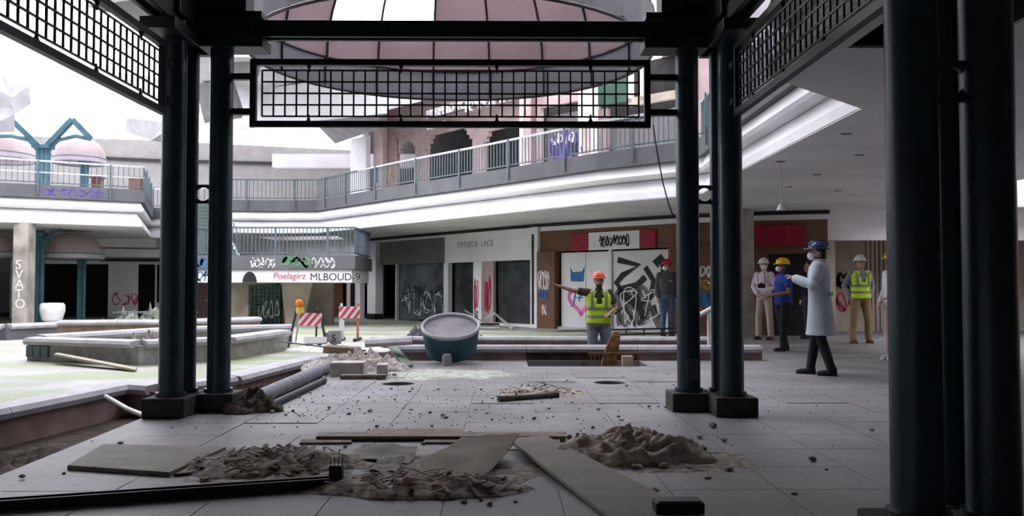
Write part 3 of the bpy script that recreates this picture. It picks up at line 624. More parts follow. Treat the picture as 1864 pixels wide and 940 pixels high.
for g in range(NG):
    a0, a1 = 2*PI*g/NG, 2*PI*(g+1)/NG; am = (a0+a1)/2
    MB().tube([dome_pt(a0, t*1.47/14, DR-.05) for t in range(15)], .026, 6).build('rib', lat_dark, DM, smooth=True)
    MB().box((DC.x+DR*math.cos(a0), DC.y+DR*math.sin(a0), (z1+z2)/2), (.035, .035, z2-z1)).build('post', lat_dark, DM)
    MB().strip([[Vector((DC.x+DR*1.008*math.cos(a), DC.y+DR*1.008*math.sin(a), z1+.03)), Vector((DC.x+DR*1.008*math.cos(a), DC.y+DR*1.008*math.sin(a), z2))] for a in (a0, am, a1)], closed=False).build('drum_panel', drum_m, DM)
    for tier, (t0, t1) in enumerate(((.0, .24), (.24, .62), (.62, 1.45))):
        left_back = PI*.45 < am < PI*.8
        if tier == 1 and PI*.52 < am < PI*.76 or tier == 2 and (left_back or g % 5 == 0): continue
        rows = [[dome_pt(a, t0+(t1-t0)*k/4, DR-.02) for k in range(5)] for a in (a0, am, a1)]
        MB().strip(rows, closed=False).build('dome_panel', pinkd, DM, smooth=True)
for a in (0, PI/2, PI, 1.5*PI): MB().tube([(DC.x+.35*math.cos(a), DC.y+.35*math.sin(a), zt), (-2.0+.1*math.cos(a), 15.0+.3*math.sin(a), 9.0)], .02, 6).build('hanger_rod', lat_dark, DM)
# ================================================================== LEFT KIOSKS: teal posts and pink half-dome awnings
def awning(px, py_top, py_rim, py_low, wpx, Y, label):
    """half-dome canopy hung on a ring"""
    c = at(px, py_rim, Y); R = wpx/2/F*Y; H = (py_rim-py_top)/F*Y; B = (py_low-py_rim)/F*Y
    o = thing('dome_awning', (c.x, Y, c.z-B), label, 'awning')
    for g in range(12):
        a0, a1 = 2*PI*g/12, 2*PI*(g+1)/12
        rows = [[Vector((c.x+R*math.cos(t)*math.cos(a), Y+R*math.cos(t)*math.sin(a), c.z+H*math.sin(t))) for t in [k*1.55/6 for k in range(7)]] for a in (a0, (a0+a1)/2, a1)]
        MB().strip(rows, closed=False).build('canopy_panel', pink, o, smooth=True)
    MB().strip([[Vector((c.x+R*1.01*math.cos(2*PI*i/32), Y+R*1.01*math.sin(2*PI*i/32), c.z-B)), Vector((c.x+R*1.01*math.cos(2*PI*i/32), Y+R*1.01*math.sin(2*PI*i/32), c.z))] for i in range(33)], closed=False).build('valance', M('valance_grey', (.36, .31, .34), .7), o)
    for z in (c.z, c.z-B): MB().tube([(c.x+R*1.01*math.cos(2*PI*i/32), Y+R*1.01*math.sin(2*PI*i/32), z) for i in range(33)], .02, 6, cap=False).build('rim', rail_m, o)
    return o
def teal_post(px, Y, z0, z1, wpx, label, arms=True, gable=False):
    x = Xat(px, Y); wd = wpx/F*Y
    o = thing('awning_post', (x, Y, z0), label, 'post')
    for s in (-1, 1):
        MB().tube([(x+s*wd*.3, Y, z0), (x+s*wd*.3, Y, z1)], wd*.2, 12).build('pipe', teal, o, smooth=True)
        if arms: MB().tube([(x+s*wd*.3, Y, z1-.75), (x+s*wd*.5, Y, z1-.35), (x+s*wd*1.2, Y, z1-.05), (x+s*wd*2.0, Y, z1)], wd*.17, 8).build('bracket', teal, o, smooth=True)
    MB().box((x, Y, z0+(z1-z0)*.5), (wd*.25, wd*.3, z1-z0)).build('web', teal, o); MB().box((x, Y, z1-.12 if not gable else z1), (wd*1.15, wd*1.0, .1)).build('collar', teal, o)
    if gable:
        for s, k in ((1, .9), (-1, 1.15)):
            p0 = Vector((x+s*.1, Y, z1)); p1 = Vector((x+s*1.05*k, Y-.1, z1+.95*k)); p2 = Vector((x+s*1.6*k, Y+.1, z1+.30*k))
            MB().bar(p0, p1, .14, .16).build('gable_arm', teal, o); MB().bar(p1, p2, .14, .16).build('gable_arm', teal, o)
            MB().tube([p0-UP*.2, p0+Vector((s*.35, 0, .22)), p0+Vector((s*.9, 0, .35)), p2], .06, 8).build('arch', teal, o, smooth=True)
    return o
teal_post(70, 26.2, 0, ZC-.1, 20, 'teal double-pipe post beside the graffitied pillar, under the gallery')
teal_post(148, 27.5, 0, ZC-.5, 16, 'teal post in front of the dark opening, carrying the lower pink awning', arms=False)
awning(128, 424, 463, 472, 112, 27.4, 'pink half-dome awning hanging below the gallery, torn at its edge')
awning(-22, 424, 460, 470, 112, 27.0, 'pink half-dome awning below the gallery beside the concrete pillar')
teal_post(74, 27.6, ZF1, Zat(74, 268, 27.6), 26, 'teal post on the gallery with slanting gable arms', arms=False, gable=True)
teal_post(150, 28.8, ZF1, Zat(150, 290, 28.8), 16, 'short teal post on the gallery under the right pink dome', arms=False)
awning(144, 249, 289, 298, 90, 29.0, 'pale pink half-dome awning on the gallery beside the gable arms')
awning(-8, 238, 282, 292, 132, 28.8, 'larger pink half-dome awning at the end of the upper gallery')
for px, lab in ((178, 'small brown planter box'), (248, 'red-brown planter box')):
    p = at(px, 325, 29.5); b = MB().box((p.x, 29.5, ZF1+.4), (.28 if px < 200 else .36, .3, .8)); b.box((p.x, 29.5, ZF1+.82), (.42, .36, .05)); tag(b.build('gallery_bin', M('bin_brown', (.12, .06, .045), .7), bevel=.01), lab+' standing on the gallery behind the railing', 'bin')
# ================================================================== STAIR LANDING with stairs
LZ0, LZ1, LZ2, LZ3, LY = 1.25, 1.63, 2.02, 2.80, 24.6
x0, x1 = Xat(352, LY), Xat(646, LY); xm = (x0+x1)/2
LD = thing('staircase', (xm, LY+1.2, 0), 'staircase with a sprayed grey and white landing and teal railing', 'staircase')
MB().box((xm, LY+1.6, (LZ1+LZ2)/2), (x1-x0, 3.2, LZ2-LZ1)).build('upper_band', fasc, LD)
MB().box((xm, LY+1.62, (LZ0+LZ1)/2), (x1-x0-.2, 3.1, LZ1-LZ0-.02)).build('lower_band', white, LD)
for xx in (x0+.9, x1-1.9): MB().box((xx, LY+2.6, LZ0/2), (1.6, .35, LZ0)).build('pier', tan, LD)
X1, NY = Vector((1, 0, 0)), Vector((0, -1, 0))
text_mesh('Poelagirz', .25, (X1, UP, NY), 'graffiti', spray_r, LD, (Xat(495, LY), LY+.066, 1.36), .002, .2)
text_mesh('MLBOUD-9.', .285, (X1, UP, NY), 'graffiti', spray_b, LD, (Xat(563, LY), LY+.066, 1.32), .002)
scribble('graffiti', spray_w, LD, (Xat(455, LY), LY-.004, 1.66), X1, UP, NY, .7, .3, 5, 61, .025); scribble('graffiti', spray_g, LD, (Xat(512, LY), LY-.004, 1.68), X1, UP, NY, .8, .3, 3, 62, .07)
scribble('graffiti', spray_w, LD, (Xat(567, LY), LY-.004, 1.66), X1, UP, NY, .65, .3, 4, 63, .025); scribble('graffiti', spray_blue, LD, (Xat(355, LY), LY-.004, 1.66), X1, UP, NY, .3, .3, 2, 64, .06); scribble('graffiti', spray_blue, LD, (Xat(357, LY), LY+.066, 1.28), X1, UP, NY, .35, .3, 2, 65, .03)
dd = [(.2*math.cos(PI*i/16), .30*math.sin(PI*i/16)) for i in range(17)]; mb = MB(); mb.v = [Vector((Xat(453, LY)+x*1.0, LY+.06, 1.262+z)) for x, z in dd]; mb.f = [list(range(17))]; mb.build('graffiti', spray_b, LD)
railing('landing_railing', [(x0, LY+3), (x0, LY+.05), (x1, LY+.05), (x1, LY+3)], 'teal baluster railing round the sprayed stair landing', LZ2, LZ3, sp=.11, topm=rail_m, bracket=False, root=LD)
# stair flights: one down to the floor behind, one up to the gallery
def flight(a, b, wd, n_, label, mat):
    a, b = Vector(a), Vector(b); d = b-a; hd = Vector((d.x, d.y, 0)).normalized(); s = Vector((-hd.y, hd.x, 0))
    o = LD
    for i in range(n_):
        p = a+d*((i+.5)/n_); R = Matrix((s, hd, UP)).transposed(); MB().box(p, (wd, Vector((d.x, d.y, 0)).length/n_+.04, .05), R).build('tread', mat, o)
        MB().box(p+hd*(Vector((d.x, d.y, 0)).length/n_/2)+UP*(d.z/n_/2), (wd, .02, abs(d.z)/n_), R).build('riser', mat, o)
    for k in (-1, 1):
        MB().bar(a+s*k*wd/2-UP*.08, b+s*k*wd/2-UP*.08, .06, .26).build('stringer', white, o)
        MB().tube([a+s*k*wd/2+UP*.7, b+s*k*wd/2+UP*.7], .025, 8).build('handrail', rail_m, o)
        for i in range(0, n_, 2): p = a+d*((i+.5)/n_)+s*k*wd/2; MB().bar(p, p+UP*.7, .02, .02).build('baluster', rail_m, o)
    return o
flight((Xat(392, 25.9), 25.9, LZ2), (Xat(352, 30.6), 30.6, ZF1), 1.3, 13, 'stair flight rising from the landing to the back gallery', M('stair_green', (.12, .17, .15), .7))
flight((Xat(500, 27.9), 27.9, LZ0+.3), (Xat(400, 28.6), 28.6, 0), 1.4, 9, 'stair flight under the landing going down to the left', tan)
# green glass-block wall under the landing
gb = thing('glass_block_wall', (Xat(490, 26.4), 26.4, 0), 'dark green glass-block wall under the stair landing', 'wall panel')
bx0, bx1 = Xat(453, 26.4), Xat(512, 26.4); nb = 8; bw = (bx1-bx0)/nb; bme = MB().box((0, 0, 0), (bw-.015, .1, .105)).mesh('glass_block', mat=M('green_block', (.045, .085, .075), .25, var=.4, scale=6))
MB().box(((bx0+bx1)/2, 26.46, .60), (bx1-bx0, .08, 1.2)).build('mortar', black, gb)
for r in range(10):
    for c_ in range(nb): piece('glass_block', bme, gb, (bx0+bw*(c_+.5), 26.4, .06+r*.12))
scribble('graffiti', spray_w, gb, (Xat(470, 26.4), 26.345, .15), X1, UP, NY, .65, .6, 4, 66, .015)
w_ = plate
tw = MB(); tw.v = [Vector((Xat(520, 25.9), 25.9, 0)), Vector((Xat(556, 25.9), 25.9, 0)), Vector((Xat(556, 25.9), 25.9, .35)), Vector((Xat(568, 25.9), 25.9, 1.25)), Vector((Xat(512, 25.9), 25.9, 1.25))]
tw.v += [v+Vector((0, .2, 0)) for v in tw.v]; tw.f = [[0, 1, 2, 3, 4], [9, 8, 7, 6, 5]]+[[i, (i+1) % 5, 5+(i+1) % 5, 5+i] for i in range(5)]
tag(tw.build('stair_side_panel', tan), 'tan tapering side panel under the landing, faint green spray on it', 'panel')
tw = MB(); tw.v = [Vector((Xat(420, 25.9), 25.9, 0)), Vector((Xat(452, 25.9), 25.9, 0)), Vector((Xat(452, 25.9), 25.9, .62))]; tw.v += [v+Vector((0, .2, 0)) for v in tw.v]; tw.f = [[0, 1, 2], [5, 4, 3], [0, 1, 4, 3], [1, 2, 5, 4], [2, 0, 3, 5]]
tag(tw.build('stair_side_panel', tan), 'small triangular tan panel at the foot of the stairs', 'panel')
# ================================================================== TUB
TP = at(822, 618, 13.15)
TB = thing('round_tub', (TP.x, 13.15, 0), 'tilted round teal tub with a pale rim leaning on the basin wall', 'tub')
Rt = Matrix.Rotation(math.radians(23), 3, 'X'); R_ = 52/F*13.15; Hh = .40
def tubring(r, h): return [Vector((TP.x, 13.1, .04)) + Rt @ Vector((r*math.cos(2*PI*i/48), r*math.sin(2*PI*i/48), h+.14)) for i in range(48)]
MB().loft([tubring(R_*.86, 0), tubring(R_*.94, .2), tubring(R_*.98, Hh), tubring(R_*.93, Hh), tubring(R_*.88, .2), tubring(R_*.8, .04)]).build('shell', M('tub_teal', (.03, .095, .125), .5, var=.2, scale=4), TB, smooth=True)
MB().loft([tubring(R_*.925, Hh-.015), tubring(R_*1.0, Hh-.02), tubring(R_*1.02, Hh+.015), tubring(R_*.99, Hh+.035), tubring(R_*.925, Hh+.025), tubring(R_*.925, Hh-.015)], cap=False).build('rim', M('tub_rim', (.42, .43, .46), .5), TB, smooth=True)
MB().loft([tubring(R_*.92, Hh-.02), tubring(R_*.87, .2), tubring(R_*.79, .05)]).build('lining', M('tub_inside', (.26, .24, .26), .8, var=.2), TB, smooth=True)
k = gnd(813, 668); tag(MB().box((k.x, k.y+.05, .075), (.12, .12, .15), Matrix.Rotation(.3, 3, 'Z')).box((k.x, k.y+.05, .16), (.1, .1, .03)).build('stone_block', pillar_m, bevel=.01), 'small brown block wedged under the tilted tub', 'block')
# ================================================================== BARRICADES
stripe_me_cache = {}
def striped_board(name, c, wd, ht, rot, parent, slant=1):
    o = MB().box(c, (wd, .025, ht), rot).build(name, spray_w, parent)
    n_ = 3; per = wd/n_; sl = ht*.75*slant
    for i in range(-2, n_+1):
        x0_ = -wd/2+i*per; pl_ = [(x0_, -ht/2), (x0_+per*.5, -ht/2), (x0_+per*.5+sl, ht/2), (x0_+sl, ht/2)]; clip = pl_
        for sgn in (-1, 1):                      # clip the slanted stripe to the ends of the board
            lim = wd/2; out = []
            for (xa, za), (xb, zb_) in zip(clip, clip[1:]+clip[:1]):
                ia, ib = xa*sgn <= lim, xb*sgn <= lim
                if ia: out.append((xa, za))
                if ia != ib: t = (lim*sgn-xa)/(xb-xa); out.append((lim*sgn, za+(zb_-za)*t))
            clip = out
            if not clip: break
        if len(clip) < 3: continue
        mb = MB(); mb.v = [Vector(c)+rot @ Vector((x, -.015, z)) for x, z in clip]; mb.f = [list(range(len(clip)))]; mb.build('red_stripe', M('barricade_red', (.62, .07, .09), .5), o)
    return o
g = gnd(558, 632); ba = thing('barricade', (g.x, g.y, 0), 'A-frame barricade with red and white stripes and an orange flasher', 'barricade')
steel = M('dark_steel', (.03, .03, .033), .5); Y0 = g.y; hB = 78/F*Y0; s_ = Y0/F
Pp = lambda px, py, dy=0: at(px, py, Y0+dy)
MB().tube([Pp(524, 636, -.25), Pp(542, 553, 0)], .022, 8).build('leg', steel, ba); MB().tube([Pp(595, 634, -.25), Pp(582, 565, 0)], .022, 8).build('leg', steel, ba)
MB().tube([Pp(538, 622, .45), Pp(548, 560, .04)], .018, 8).build('leg', rail_top, ba); MB().tube([Pp(575, 622, .45), Pp(578, 562, .04)], .018, 8).build('leg', steel, ba)
rotb = Matrix.Rotation(.02, 3, 'Y') @ Matrix.Rotation(-.2, 3, 'X')
striped_board('board', Pp(565, 582, -.08), 40*s_, 23*s_, rotb, ba); MB().box(Pp(574, 619, -.22), (41*s_, .025, 11*s_), rotb).build('lower_board', spray_w, ba); MB().bar(Pp(512, 634, -.25), Pp(548, 636, -.25), .03, .03).build('foot_bar', steel, ba); MB().bar(Pp(555, 628, -.25), Pp(605, 628, -.25), .04, .05).build('foot_bar', steel, ba)
fl_ = MB().tube([Pp(546, 571, -.03), Pp(546, 560, -.03)], 7*s_, 14).build('flasher_base', M('flasher_yellow', (.75, .62, .10), .5), ba)
MB().ell(Pp(545, 553, -.03), (7.5*s_, 5*s_, 8*s_)).build('flasher_lens', M('flasher_orange', (.85, .22, .02), .3), ba, smooth=True)
g = gnd(636, 621); b2 = thing('barricade', (g.x, g.y, 0), 'barricade with one red and white striped board on white posts', 'barricade'); Y0 = g.y; s_ = Y0/F
for px in (621, 651): MB().box(at(px, 582, Y0)+Vector((0, .03, -.02)), (4*s_, .04, 62*s_)).build('post', spray_w if px < 630 else M('post_orange', (.55, .20, .12), .6), b2); 
for px in (621, 651): MB().bar(Vector((Xat(px, Y0), Y0-.35, .03)), Vector((Xat(px, Y0), Y0+.4, .03)), .06, .06).build('foot', steel, b2)
striped_board('board', at(636, 569, Y0), 38*s_, 21*s_, Matrix.Identity(3), b2); MB().box(at(622, 600, Y0-.05), (9*s_, .03, 34*s_)).build('white_panel', spray_w, b2)
g = gnd(608, 633)+Vector((0, .1, 0)); p3 = thing('crate_sign', (g.x, g.y, 0), 'weathered grey board crate lettered S between the barricades', 'crate'); s_ = g.y/F
MB().box((g.x, g.y, 15*s_), (22*s_, .18, 30*s_), Matrix.Rotation(.1, 3, 'Z')).build('board', concrete, p3); MB().box((g.x-17*s_, g.y+.12, 13*s_), (12*s_, .10, 26*s_)).build('board', concrete, p3)
text_mesh('S', .19, (X1, UP, NY), 'lettering', spray_b, p3, (g.x-.05, g.y-.12, .11))
# ================================================================== DEBRIS
HEAPS = []
def heap(c, rx, ry, h, label, mat, seed, rot=0, name='debris_heap', nr=26, na=60, rough=.5, z0=-.01):
    mb = MB(); c = Vector(c); rings = []
    for i in range(nr):
        t = i/(nr-1); ring_ = []
        for j in range(na):
            a = 2*PI*j/na; wob = 1+.28*noise.noise(Vector((math.cos(a)*1.5+seed, math.sin(a)*1.5, seed*.7)))
            x, y = rx*t*wob*math.cos(a), ry*t*wob*math.sin(a)
            n1 = noise.noise(Vector((x*5+seed, y*5, 1))); n2 = noise.noise(Vector((x*14+seed, y*14, 3))); n3 = noise.noise(Vector((x*38, y*38, seed)))
            f = max(0, 1-t*t)**.75; z = h*f*(.75+rough*1.1*n1+rough*.8*n2) + h*.25*rough*n3*min(1, f*3)
            q = Matrix.Rotation(rot, 3, 'Z') @ Vector((x, y, 0)); ring_.append(c+q+UP*(max(z, 0)*1.0+(z0 if t > .97 else 0.0)))
        rings.append(ring_)
    mb.loft(rings, cap=False)
    HEAPS.append(tag(mb.build(name, mat, smooth=True, sharp=0), label, 'debris', kind='stuff')); return HEAPS[-1]
heap(gnd(1150, 832), .56, .40, .20, 'heap of dark crumbled soil and fibre beside the pale board', dirt, 1.3, .05, rough=.55)
heap(gnd(495, 848), .55, .42, .09, 'heap of shredded rubbish between the dusty board and black channel', rub, 4.1, .1, rough=.6)
heap(gnd(770, 893), .62, .28, .085, 'low heap of dirt in front of the curled cardboard', dirt, 7.7, .1, rough=.5)
heap(gnd(980, 718), .45, .30, .07, 'small heap of rotten scraps on the open floor', dirt, 9.2, .1, rough=.8)
heap(gnd(650, 672), .75, .55, .22, 'rubble heap of broken masonry at the end of the trench', M('pale_rubble', (.36, .33, .30), .95, var=.4, scale=14, bump=.8), 11.5, 0, rough=.8)
heap(gnd(612, 638), 1.0, .5, .10, 'white plaster crumbs around the barricades', M('plaster_crumbs', (.66, .64, .62), .95, var=.25, scale=18, bump=.8), 13.5, 0, rough=.8)
heap((-5.7, 14.3, .0), .6, .45, .34, 'weedy rubble heaped inside the planter', rub, 15.5, 0, rough=.8)
heap((-8.6, 21.0, 0), 1.4, .5, .45, 'grey-green rubble heap behind the planter walls', M('green_rubble', (.16, .17, .14), .95, var=.5, scale=8, bump=.8), 17.5, 0, rough=.9)
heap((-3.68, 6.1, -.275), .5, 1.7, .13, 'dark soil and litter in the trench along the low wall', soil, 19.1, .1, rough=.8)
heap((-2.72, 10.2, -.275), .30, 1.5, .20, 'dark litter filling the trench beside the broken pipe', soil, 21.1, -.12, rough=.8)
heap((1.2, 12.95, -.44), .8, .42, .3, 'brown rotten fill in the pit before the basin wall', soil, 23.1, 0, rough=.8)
heap((-1.3, 17.9, 0), .9, .6, .3, 'dark pile of roofing scraps behind the tub', M('dark_scrap', (.06, .055, .06), .9, var=.5, scale=9, bump=.7), 25.1, 0, rough=.8)
heap(gnd(640, 862), 1.15, .55, .022, 'thin spread of grey dust and dirt around the foreground heaps', rub, 41.3, .05, rough=.9)
heap(gnd(1160, 838), .8, .55, .02, 'thin spread of soil dust around the soil heap', rub, 43.3, .05, rough=.9)
heap(gnd(810, 682), 1.0, .75, .018, 'thin greenish-white plaster dust on the floor before the tub', M('plaster_dust', (.42, .44, .38), .95, var=.3, scale=12, bump=.6), 45.3, .0, rough=.9)
# chunks of masonry
chunk_me = []
for k in range(7):
    rk = random.Random(100+k); bm = bmesh.new(); bmesh.ops.create_icosphere(bm, subdivisions=1, radius=.5)
    for v in bm.verts: v.co *= rk.uniform(.65, 1.1); v.co.z *= .55; v.co.x *= rk.uniform(.85, 1.3)
    zmin = min(v.co.z for v in bm.verts)
    for v in bm.verts: v.co.z -= zmin
    me = bpy.data.meshes.new('rubble_chunk'); bm.to_mesh(me); bm.free(); me.materials.append((rub, concrete, dirt, wood, rub, concrete, dirt)[k]); chunk_me.append(me)
rc = random.Random(21); n_c = 0
zones = [((540, 690, 900, 770), 34), ((860, 690, 1230, 770), 26), ((560, 775, 1010, 860), 22), ((1000, 780, 1300, 865), 22), ((370, 815, 640, 890), 22), ((620, 860, 950, 925), 16), ((1180, 780, 1600, 930), 10), ((580, 655, 720, 690), 26), ((420, 700, 600, 760), 14), ((20, 800, 260, 900), 8)]
for (a, b, c_, d_), n_ in zones:
    for i in range(n_):
        px, py = rc.uniform(a, c_), rc.uniform(b, d_); p = gnd(px, py)
        if not inside(p.x, p.y, main): continue
        if inside(p.x, p.y, pit) or (p-man1).length < .3 or (p-man2).length < .3: continue
        if any(abs(p.x-X_) < .45 and abs(p.y-Y_) < .5 for X_ in (XL, XR) for Y_ in (YF, YN)): continue
        ck = rc.randrange(7); o = piece('rubble_chunk', chunk_me[ck], None, (p.x, p.y, .004), (0, 0, rc.uniform(0, 6)), [rc.uniform(.02, .055)*(1.7 if b in (655, 780, 815) else 1)]*3)
        adj = ('brown-grey rubble', 'grey concrete', 'dark earthy', 'dull wooden', 'brown-grey rubble', 'grey concrete', 'dark earthy')[ck]; wh = {(540, 690): 'on the floor before the trench end', (860, 690): 'on the floor around the manhole', (560, 775): 'among the wooden planks', (1000, 780): 'at the soil heap', (370, 815): 'at the shredded rubbish heap', (620, 860): 'at the low dirt heap', (1180, 780): 'on the open floor before the right columns', (580, 655): 'in the rubble by the pale block', (420, 700): 'beside the broken grey pipe', (20, 800): 'at the edge of the trench'}[(a, b)]
        tag(o, f'small {adj} chunk lying {wh}', 'rubble', f'{adj} chunks {wh}'); n_c += 1
# crumbs nobody could count
mb = MB(); rk = random.Random(77)
for i in range(1500):
    px, py = rk.uniform(300, 1620), 672+abs(rk.gauss(0, 62)); 
    if py > 935: continue
    p = gnd(px, py)
    if not inside(p.x, p.y, main) or inside(p.x, p.y, pit) or (p-man1).length < .22 or (p-man2).length < .22: continue
    if px > 1000 and rk.random() < .6: continue
    if any(abs(p.x-bx_) < .2 and abs(p.y-by_) < .2 for cx_, sx_ in ((XL, 1), (XR, -1)) for cy_, sy_ in ((YN, 1), (YF, -1)) for bx_, by_ in ((cx_, cy_), (cx_+sx_*SP, cy_), (cx_, cy_+sy_*SP), (cx_+sx_*SP/2, cy_), (cx_, cy_+sy_*SP/2))): continue
    s = rk.uniform(.005, .016); a = rk.uniform(0, 6)
    mb.add([p+Vector((math.cos(a)*s, math.sin(a)*s, .005)), p+Vector((math.cos(a+2.2)*s, math.sin(a+2.2)*s, .005)), p+Vector((math.cos(a+4)*s, math.sin(a+4)*s, .005)), p+UP*(.006+s*.8)], [(0, 1, 3), (1, 2, 3), (2, 0, 3), (0, 2, 1)])
tag(mb.build('floor_crumbs', rub, origin=(0, 8, 0)), 'fine crumbs and grit strewn over the concourse floor', 'grit', kind='stuff')
# leaf litter / shredded strips in the heaps
for ho, hc, rx, ry, n_ in ((HEAPS[1], gnd(495, 848), .5, .38, 260), (HEAPS[0], gnd(1150, 832), .5, .35, 220), (HEAPS[2], gnd(770, 893), .55, .25, 200), (HEAPS[3], gnd(980, 718), .4, .26, 90), (HEAPS[4], gnd(650, 672), .7, .5, 160)):
    mb = MB()
    for i in range(n_):
        a, r = rk.uniform(0, 6.3), math.sqrt(rk.random()); p = hc+Vector((rx*r*math.cos(a), ry*r*math.sin(a), rk.uniform(.01, .13)*(1-r*.75))); L = rk.uniform(.02, .07); w2 = rk.uniform(.004, .014); b_ = rk.uniform(0, 6.3)
        d = Vector((math.cos(b_), math.sin(b_), rk.uniform(-.35, .5)))*L; s = Vector((-math.sin(b_), math.cos(b_), rk.uniform(-.4, .4)))*w2
        mb.add([p-d-s, p+d-s, p+d+s, p-d+s, p-d-s+UP*.004, p+d-s+UP*.004, p+d+s+UP*.004, p-d+s+UP*.004], [(3, 2, 1, 0), (4, 5, 6, 7), (0, 1, 5, 4), (2, 3, 7, 6)])
    mb.build('litter_strips', rub, ho)['kind'] = 'stuff'
# boards, planks and channels
def slab4(name, px, th, mat, label, cat, z=0.0, lift=(0, 0, 0, 0), bev=.004):
    P = [gnd(x, y, 0)+UP*(z+l) for (x, y), l in zip(px, lift)]; mb = MB(); mb.v = P+[p+UP*th for p in P]; mb.f = [[0, 1, 2, 3], [4, 5, 6, 7]]+[[i, (i+1) % 4, 4+(i+1) % 4, 4+i] for i in range(4)]
    o = mb.build(name, mat, bevel=bev); return tag(o, label, cat) if label else o
slab4('dusty_board', [(122, 858), (308, 871), (412, 823), (186, 818)], .03, plywood, 'large dusty rectangular board lying flat beside the trench', 'board', .005)
slab4('dusty_board', [(316, 871), (346, 868), (429, 824), (417, 823)], .02, wood, 'narrow wooden strip against the edge of the dusty board', 'board', .004)
slab4('plank', [(925, 818), (995, 816), (1300, 960), (1120, 960)], .025, plywood, 'long pale board lying beside the soil heap, running to the near floor', 'plank', .005, (.045, .055, .0, 0))
slab4('plank', [(575, 806), (580, 798), (1030, 797), (1030, 806)], .022, wood, 'long wooden plank across the floor behind the heaps', 'plank', .022)
slab4('plank', [(675, 795), (678, 788), (842, 787), (842, 794)], .025, wood, 'shorter wooden plank lying just behind the long plank', 'plank', .005)
slab4('plank', [(770, 811), (775, 803), (1020, 805), (1020, 813)], .02, wood, 'splintered plank under the soil heap edge', 'plank', .003)
slab4('plank', [(545, 812), (550, 805), (640, 804), (640, 811)], .018, wood, 'broken pale batten at the end of the long plank', 'plank', .004)
# curled cardboard sheets
def sheet(px, label, mat, curl=.06, seed=0, th=.006):
    A, B, Cc, D = [gnd(*p) for p in px]; mb = MB(); n_ = 10; top = []; 
    for i in range(n_+1):
        row = []
        for j in range(n_+1):
            u, v = i/n_, j/n_; p = (A*(1-u)+B*u)*(1-v)+(D*(1-u)+Cc*u)*v
            z = .02+curl*(v**2)*(.6+.4*u)+.02*noise.noise(Vector((u*3+seed, v*3, seed))); row.append(p+UP*max(z, .012))
        top.append(row)
    k = n_+1; mb.v = [p for r in top for p in r]+[p-UP*th for r in top for p in r]
    for i in range(n_):
        for j in range(n_): a = i*k+j; mb.f += [[a, a+k, a+k+1, a+1], [a+k*k, a+1+k*k, a+k+1+k*k, a+k+k*k]]
    per = [i*k for i in range(k)]+[(k-1)*k+j for j in range(1, k)]+[i*k+k-1 for i in range(k-2, -1, -1)]+[j for j in range(k-2, 0, -1)]
    for a, b in zip(per, per[1:]+per[:1]): mb.f.append([a, b, b+k*k, a+k*k])
    return tag(mb.build('cardboard_sheet', mat, smooth=True), label, 'cardboard')
card = M('cardboard', (.20, .165, .135), .85, var=.15, scale=4, bump=.2)
sheet([(715, 868), (862, 888), (945, 832), (840, 822)], 'brown cardboard sheet curling up beside the pale board', card, .13, 1)
sheet([(625, 838), (745, 850), (760, 832), (660, 822)], 'pale crumpled sheet lying on the rubbish heap', plywood, .05, 2)
sheet([(672, 862), (720, 866), (738, 852), (690, 848)], 'torn light scrap of sheet behind the black channel post', plywood, .05, 3)
# black metal channel with end post
ch = thing('metal_channel', gnd(300, 905), 'long black metal channel lying across the near floor, upturned at its end', 'channel')
a, b = gnd(-60, 938), gnd(612, 890)
for off in (-.035, .035):
    s = Vector((-(b-a).y, (b-a).x, 0)).normalized()*off; MB().bar(a+s+UP*.04, b+s+UP*.04, .012, .05).build('flange', black, ch)
MB().bar(a+UP*.018, b+UP*.018, .08, .012).build('web', M('channel_web', (.05, .05, .055), .4), ch); MB().bar(b+UP*.01, b+UP*.13, .07, .06).build('end_post', black, ch)
for i in range(4): MB().tube([b+Vector((-.03+i*.02, 0, .13)), b+Vector((-.035+i*.023, .01, .17))], .003, 5).build('bristle', black, ch)
g = gnd(1236, 946); tag(MB().box((g.x, g.y+.02, .0575), (.23, .12, .055)).box((g.x, g.y+.02, .0865), (.21, .1, .01)).build('black_box', black, bevel=.006), 'flat black box lying at the end of the pale board', 'box')
# cable loop, white hose, pipes
cl = gnd(437, 868); tag(MB().tube([cl+Vector((.085*math.cos(t), .06*math.sin(t), .05+.012*math.sin(3*t))) for t in [i*.25 for i in range(23)]], .007, 8).build('cable_loop', M('cable_pale', (.38, .34, .29), .7), smooth=True), 'pale cable loop on the shredded rubbish heap', 'cable')
hp = [gnd(192, 722, .05)+Vector((0, 0, 0)), at(232, 745, 8.3), at(262, 757, 7.9), at(268, 772, 7.7), at(256, 792, 7.55)]
tag(MB().tube(hp, .022, 10).build('white_hose', M('white_pvc', (.62, .60, .60), .4), smooth=True), 'white plastic pipe hanging from the low wall into the trench', 'pipe')
def log(px, r, label, mat, z=.0, name='broken_pipe', jit=.0):
    pts = [gnd(x, y)+UP*(z+r) for x, y in px]; return tag(MB().tube(pts, [r*(1+jit*(-1)**i) for i in range(len(pts))], 14).build(name, mat, smooth=True), label, 'pipe')
log([(452, 748), (500, 724), (545, 703), (602, 676)], .075, 'thick grey broken pipe lying along the trench edge', M('grey_pipe', (.20, .20, .23), .6, var=.25, scale=8, bump=.3), -.003, jit=.02)
log([(486, 749), (540, 723), (590, 699)], .035, 'thin dark pipe beside the thick grey pipe', steel, .0)
log([(908, 733), (960, 729), (1015, 725)], .03, 'charred log on the open floor in front of the scraps heap', M('charred', (.11, .09, .08), .9, var=.4, scale=15, bump=.8), 0, 'charred_log', .15)
log([(508, 648), (600, 662), (665, 669)], .012, 'thin dark rod lying across the rubble by the trench', steel, .22, 'metal_rod')
